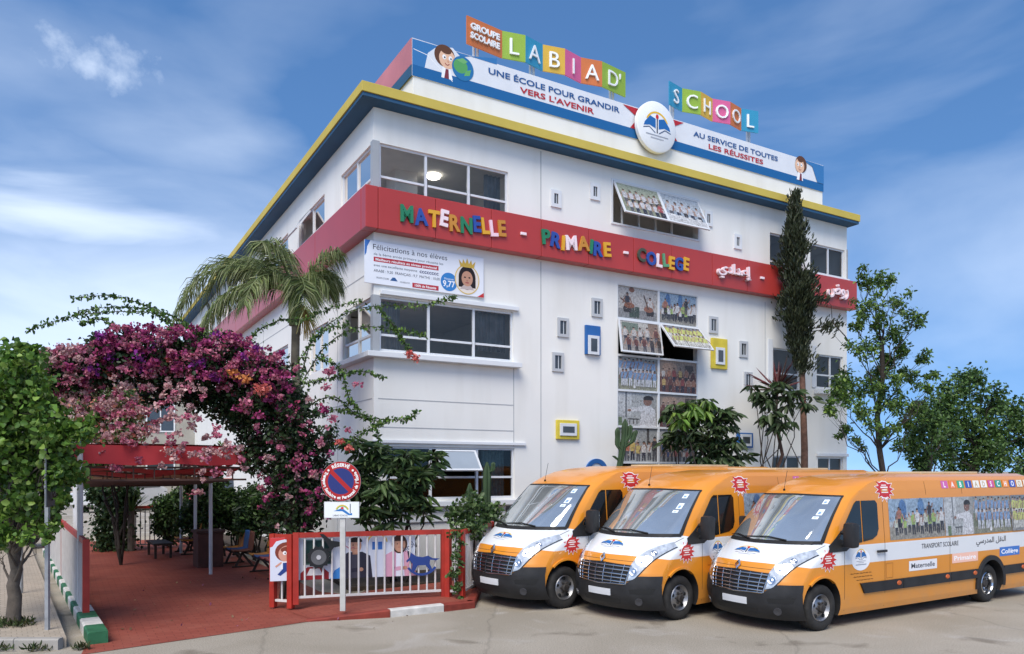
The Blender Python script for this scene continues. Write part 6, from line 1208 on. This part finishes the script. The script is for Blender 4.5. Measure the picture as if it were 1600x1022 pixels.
# ---- queen palm
def frond_pts(c, az, rise, length, dropk, n=24):
    t = np.linspace(0, 1, n); h = np.array([math.cos(az), math.sin(az), 0]); r = length * (t - .16 * t ** 3); z = rise * length * t - dropk * length * t ** 2.2; return np.asarray(c) + h * r[:, None] + np.array([0, 0, 1]) * z[:, None]
def palm(label, base, hc, fronds, tr_r, nleaf, lsize, cols, name='palm_tree', fruit=None):
    t = plant(name, label, 'palm', base); b = MB(); c = np.array([0, 0, hc]); b.tube(wig((0, 0, -.05), c, 9, .008), [tr_r * (1.3 if i == 0 else 1 - .03 * i) for i in range(9)], 12); b.build('trunk', mat('palm_trunk', (.14, .12, .085), .9, var=.3, nscale=6, bump=.5, bscale=14), t, smooth=60)
    b = MB(); b.tube([c - np.array([0, 0, .7]), c - np.array([0, 0, .2]), c + np.array([0, 0, .35])], [tr_r * 1.15, tr_r * 1.3, tr_r * .5], 10); b.build('crownshaft', mat('palm_shaft', (.13, .15, .05), .7, var=.3, nscale=5), t, smooth=60)
    for az, rise, L, dk in fronds:
        p = frond_pts(c, R(az), rise, L, dk); b = MB(); b.tube(p, [.035 * (1 - .85 * i / 23) for i in range(24)], 6); fo = b.build('frond', mat('frond_rib', (.12, .15, .05), .6), t, smooth=60)
        tt = rs.uniform(.14, 1, nleaf); k = np.minimum((tt * 23).astype(int), 22); q = p[k] + (p[k + 1] - p[k]) * ((tt * 23 - k)[:, None]); d = (p[k + 1] - p[k]); d /= np.linalg.norm(d, axis=1, keepdims=True); sd_ = np.cross(d, [0, 0, 1]); sd_ /= np.linalg.norm(sd_, axis=1, keepdims=True) + 1e-9
        sg = rs.choice([-1, 1], nleaf)[:, None]; dirs = sd_ * sg * rs.uniform(.5, 1, (nleaf, 1)) + d * .45 + np.array([0, 0, -.75]) * rs.uniform(.3, 1.3, (nleaf, 1)) + np.array([0, 0, .25])
        # arching leaflets: two joined strips
        dirs /= np.linalg.norm(dirs, axis=1, keepdims=True); L2 = lsize * (1 - .55 * np.abs(tt - .45) * 1.4)[:, None] * rs.uniform(.7, 1.15, (nleaf, 1)); mid_ = q + dirs * L2 * .55; tip = mid_ + (dirs * .7 + np.array([0, 0, -.75])) * L2 * .5; wv = np.cross(dirs, rs.normal(size=(nleaf, 3))); wv /= np.linalg.norm(wv, axis=1, keepdims=True); wv *= .0095
        v = np.stack([q - wv * .5, q + wv * .5, mid_ + wv, mid_ - wv, tip], 1).reshape(-1, 3); i5 = np.arange(nleaf) * 5; fs = [(a, a + 1, a + 2, a + 3) for a in i5] + [(a + 3, a + 2, a + 4) for a in i5]; me = bpy.data.meshes.new('leaflets'); me.from_pydata(v.tolist(), [], fs); at = me.color_attributes.new('Col', 'FLOAT_COLOR', 'CORNER'); ca_ = np.array(cols)[rs.integers(0, len(cols), nleaf)] * rs.uniform(.7, 1.3, (nleaf, 1)); ca_ = np.concatenate([ca_, np.ones((nleaf, 1))], 1); at.data.foreach_set('color', np.concatenate([np.repeat(ca_, 4, 0), np.repeat(ca_, 3, 0)]).astype('f').ravel()); link_mesh('leaflets', me, LEAF, fo)
    if fruit:
        b = MB()
        for k in range(60): a = rs.normal(size=3) * .04; q = np.array(fruit) + a; b.tube([c + np.array([0, 0, -.3]) + a * .3, q * .6 + c * .4, q + np.array([rs.normal() * .1, rs.normal() * .1, -rs.uniform(.1, .5)])], [.012, .01, .006], 5)
        b.build('flower_stalk', mat('straw_stalk', (.45, .32, .10), .8, var=.2), t)
    return t
PB_ = Vector((*[(AT(461, 500, 16.2))[i] for i in (0, 1)], .09)); hc = AT(468, 458, 16.2).z - .09
palm('slender palm with drooping feathery fronds at the left corner of the school', PB_, hc, [(174, .95, 3.2, 1.12), (188, .80, 2.9, 1.0), (166, 1.15, 2.6, 1.2), (200, .45, 2.4, .95), (182, .35, 2.5, .8), (150, 1.25, 2.0, 1.0), (30, 1.3, 1.15, 1.1), (70, 1.35, 1.3, 1.0), (-10, 1.0, .95, .95), (-60, .9, .95, 1.0), (235, .8, 1.5, 1.1), (300, .6, 1.0, 1.1), (355, 1.5, 1.1, .7), (128, 1.6, 1.6, .8), (250, 1.5, 1.3, .9)], .11, 300, .72, GR((.14, .18, .05), (.19, .23, .085), (.08, .115, .035), (.25, .27, .13)), fruit=(.32, -.1, hc - .55))
# ---- shrubs in front of the school
def shrub(label, base, blobs, nleaf, lsize, cols, asp, name='shrub', stems=6, up=.6, droop=.1, group=None, cat='shrub', bark=BARKD, whorl=0):
    t = plant(name, label, cat, base, group); b = MB(); pts = []; dirs = []
    for c, r in blobs:
        c = np.asarray((Vector(c) - base)[:]); b.tube(wig((rs.normal() * .12, rs.normal() * .12, -.03), c, 6, .05), [.03, .026, .022, .018, .014, .008], 6)
        n = int(nleaf * np.mean(r) ** 2)
        if whorl:
            for k in range(max(3, n // whorl)):
                e = ball(c, r, 1, .4)[0]; b.tube(wig(c, e, 3, .05), [.012, .009, .006], 5); a = rs.uniform(0, 6.28) + np.arange(whorl) * 6.283 / whorl; tl = rs.normal(size=3) * .3; dd = np.stack([np.cos(a), np.sin(a), np.full(whorl, .1)], 1) + tl; pts.append(np.repeat(e[None], whorl, 0) + dd * .03); dirs.append(dd)
        else: pts.append(ball(c, r, n, .45))
    b.build('stem', bark, t, smooth=60); leaves('foliage', np.concatenate(pts), lsize, cols, t, asp, up, droop, dirs=np.concatenate(dirs) if whorl else None); return t
BL = lambda L, d: [(AT(px, py, d + rs.normal() * .12), r) for px, py, r in L]
LUSH = GR((.05, .09, .03), (.07, .12, .04), (.03, .06, .02), (.12, .17, .07), (.085, .14, .045)); CREAM = GR((.03, .06, .02), (.05, .085, .03), (.10, .13, .06), (.022, .045, .016))
shrub('tall glossy big leaved shrub right of the no parking sign', Vector((*G(610, 915), .09)), BL([(585, 715, .3), (625, 725, .32), (660, 740, .28), (600, 765, .32), (640, 775, .32), (565, 745, .3), (575, 795, .3), (660, 790, .2), (615, 810, .25), (550, 700, .2), (540, 760, .25), (675, 715, .15)], 15.0), 1900, .27, LUSH, .27, whorl=7, droop=.45)
shrub('rounded bushy geranium in the corner of the railing', Vector((*G(738, 920, .1), .1)), BL([(725, 800, .26), (755, 800, .26), (740, 785, .24), (708, 805, .2), (775, 800, .18), (740, 825, .25), (715, 830, .18)], 14.4), 3600, .075, GR((.06, .11, .03), (.085, .14, .045), (.04, .08, .025), (.11, .16, .06)), .9, up=.8)
t = plant('climber', 'thin leafy climber on the corner of the red railing by the geranium', 'climber', Vector((f3.x - .02, f3.y - .08, .125))); q = [np.array([.02 * rs.normal() - .05, -.03, .02 + .12 * i]) + rs.normal(size=3) * .03 for i in range(11)]; b = MB(); b.tube(q, .008, 5); b.build('stem', BARKD, t); leaves('foliage', np.concatenate([ball(p, (.11, .06, .08), 26) for p in q]), .065, MID + LUSH, t, .8, .3, .2)
def agave(label, base, n, L, cols, wd=.06, name='agave', cat='agave', tilt=.9, thin=False, grp=None):
    t = plant(name, label, cat, base, grp); b = MB()
    for i in range(n):
        a = i * 2.399 + rs.normal() * .1; e = tilt * (i / n) ** .6 + .08 if not thin else rs.uniform(.1, 1.5); Lr = L * rs.uniform(.75, 1.1); h = np.array([math.cos(a), math.sin(a), 0]); sdv = np.array([-math.sin(a), math.cos(a), 0]); vs = []
        for k in range(6): u_ = k / 5; p = h * Lr * (math.sin(e) * u_ + .08 * u_ * u_) + np.array([0, 0, 1]) * Lr * (math.cos(e) * u_ - .18 * u_ ** 2 * math.sin(e)); w_ = wd * (1 - u_) ** .6 * (.7 + 1.2 * u_) + .002; vs += [p - sdv * w_ + np.array([0, 0, w_ * .5]), p, p + sdv * w_ + np.array([0, 0, w_ * .5])]
        b.add(vs, [(3 * k + j, 3 * k + j + 1, 3 * k + 4 + j, 3 * k + 3 + j) for k in range(5) for j in range(2)])
    b.build('leaf_rosette', mat('agave_' + name + str(int(cols[1] * 1000)), cols, .5, var=.3, nscale=5), t, smooth=60); return t
agave('grey green agave with stiff pointed leaves behind the left van', Vector((-.1, 17.4, .09)), 26, 1.5, (.09, .12, .085))
def cactus(label, base, cols_, r, ribs=8):
    t = plant('cactus', label, 'cactus', base, 'cacti along the school front'); gm = mat('cactus_green', (.032, .062, .024), .7, var=.3, nscale=4, bump=.2)
    for i, (pts, rr) in enumerate(cols_):
        pts = [Vector(p) - base for p in pts]; n = 14; q = []
        for k in range(n + 1): u_ = k / n * (len(pts) - 1); a = min(int(u_), len(pts) - 2); q.append(pts[a].lerp(pts[a + 1], u_ - a))
        b = MB(); m_ = ribs * 2; vs = []; fs = []
        for k, p in enumerate(q):
            s_ = rr * (1 - .75 * max(0, (k / n - .9) / .1) ** 2) * (1 + .05 * math.sin(k * 1.7))
            for j in range(m_): a = 2 * math.pi * j / m_; w_ = s_ * (1 if j % 2 == 0 else .76); vs.append((p.x + w_ * math.cos(a), p.y + w_ * math.sin(a), p.z))
        fs = [(k * m_ + j, k * m_ + (j + 1) % m_, (k + 1) * m_ + (j + 1) % m_, (k + 1) * m_ + j) for k in range(n) for j in range(m_)] + [tuple(n * m_ + j for j in range(m_))]; b.add(vs, fs); b.build('column' if i == 0 else 'arm', gm, t, smooth=40)
    return t
d = 16.0; cactus('tall single column cactus with a budding top before the lower window', Vector((AT(761, 780, d).x, d, .09)), [([(AT(761, 780, d).x, d, .09), AT(761, 722, d)], .085), ([AT(761, 740, d), AT(770, 735, d), AT(771, 722, d)], .05)], .08)
cactus('short column cactus left of the taller budding one', Vector((AT(734, 780, d).x, d - .2, .09)), [([(AT(734, 780, d).x, d - .2, .09), AT(734, 755, d - .2)], .075)], .08)
d = 19.6; bs = Vector((AT(962, 780, d).x, d, .09)); cactus('branching dark cactus beside the photo window column', bs, [([bs, AT(966, 740, d), AT(975, 690, d), AT(977, 655, d)], .085), ([AT(972, 705, d), AT(965, 695, d), AT(965, 668, d)], .07), ([AT(974, 700, d), AT(988, 690, d), AT(994, 672, d)], .07), ([AT(975, 695, d), AT(984, 680, d), AT(985, 664, d)], .065), ([AT(968, 720, d), AT(958, 712, d)], .05)], .08)
SCH = GR((.04, .07, .025), (.06, .10, .035), (.025, .048, .018), (.09, .12, .06))
shrub('wide umbrella tree with drooping leaf fingers over the middle van', Vector((AT(1095, 780, 20.3).x, 20.3, .09)), BL([(1060, 650, .4), (1095, 645, .42), (1125, 660, .4), (1075, 680, .45), (1110, 690, .45), (1140, 690, .4), (1125, 720, .4), (1100, 720, .35), (1150, 715, .3), (1050, 680, .3), (1085, 635, .3), (1140, 650, .25)], 20.3), 900, .30, SCH, .30, whorl=8, droop=.7, name='umbrella_tree', cat='tree', up=1.0)
shrub('fresh bright green leaf tuft crowning the umbrella tree', Vector((AT(1086, 780, 20.0).x + .3, 19.9, .09)), BL([(1075, 640, .3), (1100, 640, .3), (1060, 655, .22)], 19.95), 700, .34, BRIGHT, .28, whorl=8, droop=.9, name='umbrella_tree', cat='tree', up=1.0)
shrub('thin stemmed umbrella tree with sparse leaf fingers before the right windows', Vector((AT(1203, 780, 21.8).x, 21.8, .09)), BL([(1190, 625, .33), (1215, 620, .33), (1240, 628, .33), (1215, 650, .35), (1195, 645, .28), (1228, 660, .25), (1258, 625, .22), (1180, 612, .2), (1222, 600, .22)], 21.8), 400, .36, SCH, .30, whorl=8, droop=.75, name='umbrella_tree', cat='tree', up=1.0)
d = 22.4; bs = Vector((AT(1214, 780, d).x, d, .09)); t = plant('dracaena', 'spiky dark red dragon plant against the right windows', 'dragon tree', bs); b = MB(); top = Vector((bs.x, d, AT(1217, 608, d).z)) - bs; b.tube(wig((0, 0, 0), top[:], 6, .02), [.05] * 6, 8); b.build('trunk', BARKR, t, smooth=60); n_ = 42; leaves('foliage', np.repeat(np.array(top[:])[None], n_, 0), .8, GR((.16, .03, .03), (.10, .025, .03), (.07, .035, .025)), t, .06, .3, -.45, cup=.03)
agave('spiky fan of narrow yucca leaves at the foot of the cypress', Vector((AT(1243, 770, 22.0).x, 22.0, 1.0)), 90, 1.5, (.065, .10, .03), .022, 'yucca', 'yucca', thin=True); 
MB().tube([(0, 0, -.95), (0, 0, .05)], .12, 10).build('trunk', BARK, bpy.data.objects['yucca'])
# ---- cypress
d = 23.0; bs = Vector((AT(1257, 780, d).x, d, .09)); tp = AT(1241, 305, d); t = plant('cypress_tree', 'tall dark narrow cypress in front of the red band', 'tree', bs); trk = [bs, AT(1257, 700, d), AT(1254, 600, d), AT(1249, 480, d), AT(1243, 380, d), tp]; b = MB(); b.tube([p - bs for p in trk], [.115, .10, .085, .065, .04, .01], 10); b.build('trunk', BARKR, t, smooth=60)
prof = [(310, 5), (340, 11), (370, 17), (400, 26), (430, 30), (460, 33), (490, 32), (515, 24), (540, 15), (570, 9)]; pts = []; dirs = []; b = MB()
for k in range(210):
    y = 306 + 262 * rs.random() ** .85; hw = np.interp(y, [a for a, _ in prof], [c for _, c in prof]) * rs.uniform(.2, .85); cx = np.interp(y, [305, 380, 480, 600], [1241, 1243, 1246, 1252]); a = rs.uniform(0, 6.283); m_px = d / FPX; c0_ = np.array(AT(cx, y + 10, d)[:]); e = c0_ + np.array([math.cos(a) * hw * m_px, math.sin(a) * hw * m_px, rs.uniform(-.1, .35)])
    if rs.random() < .2: e += (e - c0_) * .45
    b.tube([c0_ - np.array(bs[:]), (c0_ + e) / 2 - np.array(bs[:]), e - np.array(bs[:])], [.02, .014, .006], 4); n2 = 75; u_ = rs.uniform(.25, 1.05, (n2, 1)); pts.append(c0_ + (e - c0_) * u_ + rs.normal(size=(n2, 3)) * np.array([.06, .06, .10])); dirs.append(np.repeat(((e - c0_) * .6 + np.array([0, 0, .5]))[None], n2, 0))
for px, py in ((1290, 515), (1300, 510), (1280, 470), (1258, 560), (1262, 575)): e = np.array(AT(px, py, d)[:]); pts.append(e + rs.normal(size=(80, 3)) * np.array([.16, .1, .10])); dirs.append(np.repeat(np.array([[.3, 0, .5]]), 80, 0)); b.tube([np.array(AT(1250, py + 5, d)[:]) - np.array(bs[:]), e - np.array(bs[:])], [.025, .008], 5)
b.build('limbs', BARKD, t); leaves('foliage', np.concatenate(pts), .15, GR((.026, .036, .016), (.038, .05, .022), (.018, .026, .013), (.055, .065, .03)), t, .3, .2, dirs=np.concatenate(dirs), origin=bs)
# ---- light open tree right of the school
d = 22.5; bs = Vector((AT(1380, 780, d).x, d, 0)); P_ = lambda px, py, dd=0: ((AT(px, py, d + dd) - bs)[:])
cl = [(P_(px, py, rs.normal() * .5), r) for px, py, r in ((1350, 430, .32), (1385, 440, .34), (1405, 470, .36), (1350, 480, .42), (1430, 490, .34), (1395, 520, .45), (1345, 545, .42), (1440, 560, .30), (1420, 590, .36), (1370, 580, .42), (1330, 600, .5), (1310, 615, .5), (1400, 630, .42), (1350, 650, .42), (1320, 675, .3), (1435, 640, .34), (1390, 675, .32), (1455, 585, .24), (1345, 690, .25), (1450, 610, .25), (1300, 640, .3), (1340, 510, .3), (1410, 550, .35), (1375, 500, .3), (1365, 610, .4), (1385, 560, .35), (1425, 660, .3), (1370, 450, .3), (1390, 600, .35))]
clumpy_tree('tall open crowned young tree right of the school corner', bs, cl, .085, 6.2, 2300, .12, BRIGHT[:2] + MID + GR((.07, .13, .035)), BARKD, asp=.45, droop=.2, bare=[(P_(1380, 600), P_(1300, 520)), (P_(1380, 520), P_(1355, 415)), (P_(1330, 540), P_(1285, 460))])
# ---- two dense round trees further right
def dense(label, pc, d, blobs, group): 
    bs = Vector((AT(pc, 780, d).x, d, 0)); cl = [((AT(px, py, d + rs.normal() * .8) - bs)[:], r) for px, py, r in blobs]; return clumpy_tree(label, bs, cl, .2, 3.6, 1150, .17, GR((.06, .12, .025), (.085, .16, .04), (.04, .085, .02), (.12, .20, .05), (.028, .06, .016)), BARKD, asp=.6, group=group)
dense('dense dark round tree rising above the rear of the nearest van', 1525, 38, [(1515, 605, .9), (1480, 625, .9), (1550, 625, .9), (1585, 645, .9), (1500, 655, 1.1), (1550, 670, 1.1), (1590, 690, 1.0), (1520, 700, 1.1), (1470, 680, .8), (1560, 715, 1.0), (1500, 725, .8), (1612, 665, .8), (1465, 650, .6), (1610, 725, .9), (1530, 592, .5)], None)
dense('lower dense tree between the open tree and the round dark tree', 1450, 35, [(1440, 635, .6), (1425, 660, .7), (1460, 660, .7), (1440, 695, .8), (1415, 700, .6), (1470, 705, .7), (1435, 725, .6), (1480, 680, .6)], None)
# ---- pots and shade plants beside the walk
cols_ = DARKG + MID
for i, (px, py, d, bl, lab) in enumerate([(340, 0, 20.5, [(335, 765, .4), (345, 790, .4), (330, 735, .35), (345, 710, .3)], 'tall dark climbing plant on the canopy posts beside the walk'), (305, 0, 22.0, [(300, 800, .35), (318, 785, .35), (312, 765, .3), (290, 815, .3)], 'dark bushy plant behind the far seats of the walk'), (262, 0, 23.5, [(255, 790, .35), (278, 780, .4), (270, 810, .35), (250, 825, .25)], 'dark green bush behind the low table by the walk'), (405, 0, 20.0, [(395, 775, .35), (412, 790, .4), (400, 800, .35), (425, 800, .4), (388, 795, .3)], 'dark shrub behind the nearest row of seats'), (366, 0, 21.0, [(368, 780, .35), (375, 805, .35), (360, 800, .3)], 'slender dark shrub between the two rows of seats')]):
    bl = bl + [(x + rs.normal() * 10, y + 22, r) for x, y, r in bl[:3]]
    shrub(lab, Vector((*[AT(px, 780, d)[k] for k in (0, 1)], .09)), BL(bl, d), 3800, .12, cols_, .55, droop=.2, group=None)
agave('spiky green plant beside the ivy column at the end of the walk', Vector((*[AT(205, 800, 22.5)[k] for k in (0, 1)], 1.15)), 50, .75, (.06, .11, .03), .025, 'yucca', 'yucca', thin=True); MB().tube([(0, 0, -1.15), (0, 0, .05)], .1, 10).build('trunk', BARK, bpy.data.objects['yucca.001'])
d = 22.6; bs = Vector((*[AT(176, 800, d)[k] for k in (0, 1)], .01)); t = plant('ivy_column', 'thick dark ivy covered column at the end of the covered walk', 'climber', bs); MB().tube([(0, 0, 0), (0, 0, 2.2)], .14, 10).build('trunk', BARKD, t); c = np.concatenate([np.stack([rs.normal(size=3200) * .26, rs.normal(size=3200) * .22, rs.uniform(.05, 1.9, 3200)], 1) * np.array([1, 1, 1]), ball((-.3, 0, 1.75), (.5, .4, .3), 900), ball((.35, 0, 1.7), (.45, .4, .28), 800)]); leaves('foliage', c, .11, DARKG, t, .8, .2, .5)
# far off greenery closing the view between the buildings
for px, d, r, lab in ((140, 34, 1.2, 'rounded green tree on the raised street above the white car'), (-40, 33, 1.8, 'leafy tree at the far left beyond the parked cars')):
    bs = Vector((*[AT(px, 780, d)[k] for k in (0, 1)], .65)); clumpy_tree(lab, bs, [((rs.normal() * r * .6, rs.normal() * r * .5, 2.2 + rs.uniform(-.3, 1) * r), r * .5) for k in range(9)], .13, 1.5, 420, .2, MID, BARKD, asp=.6)
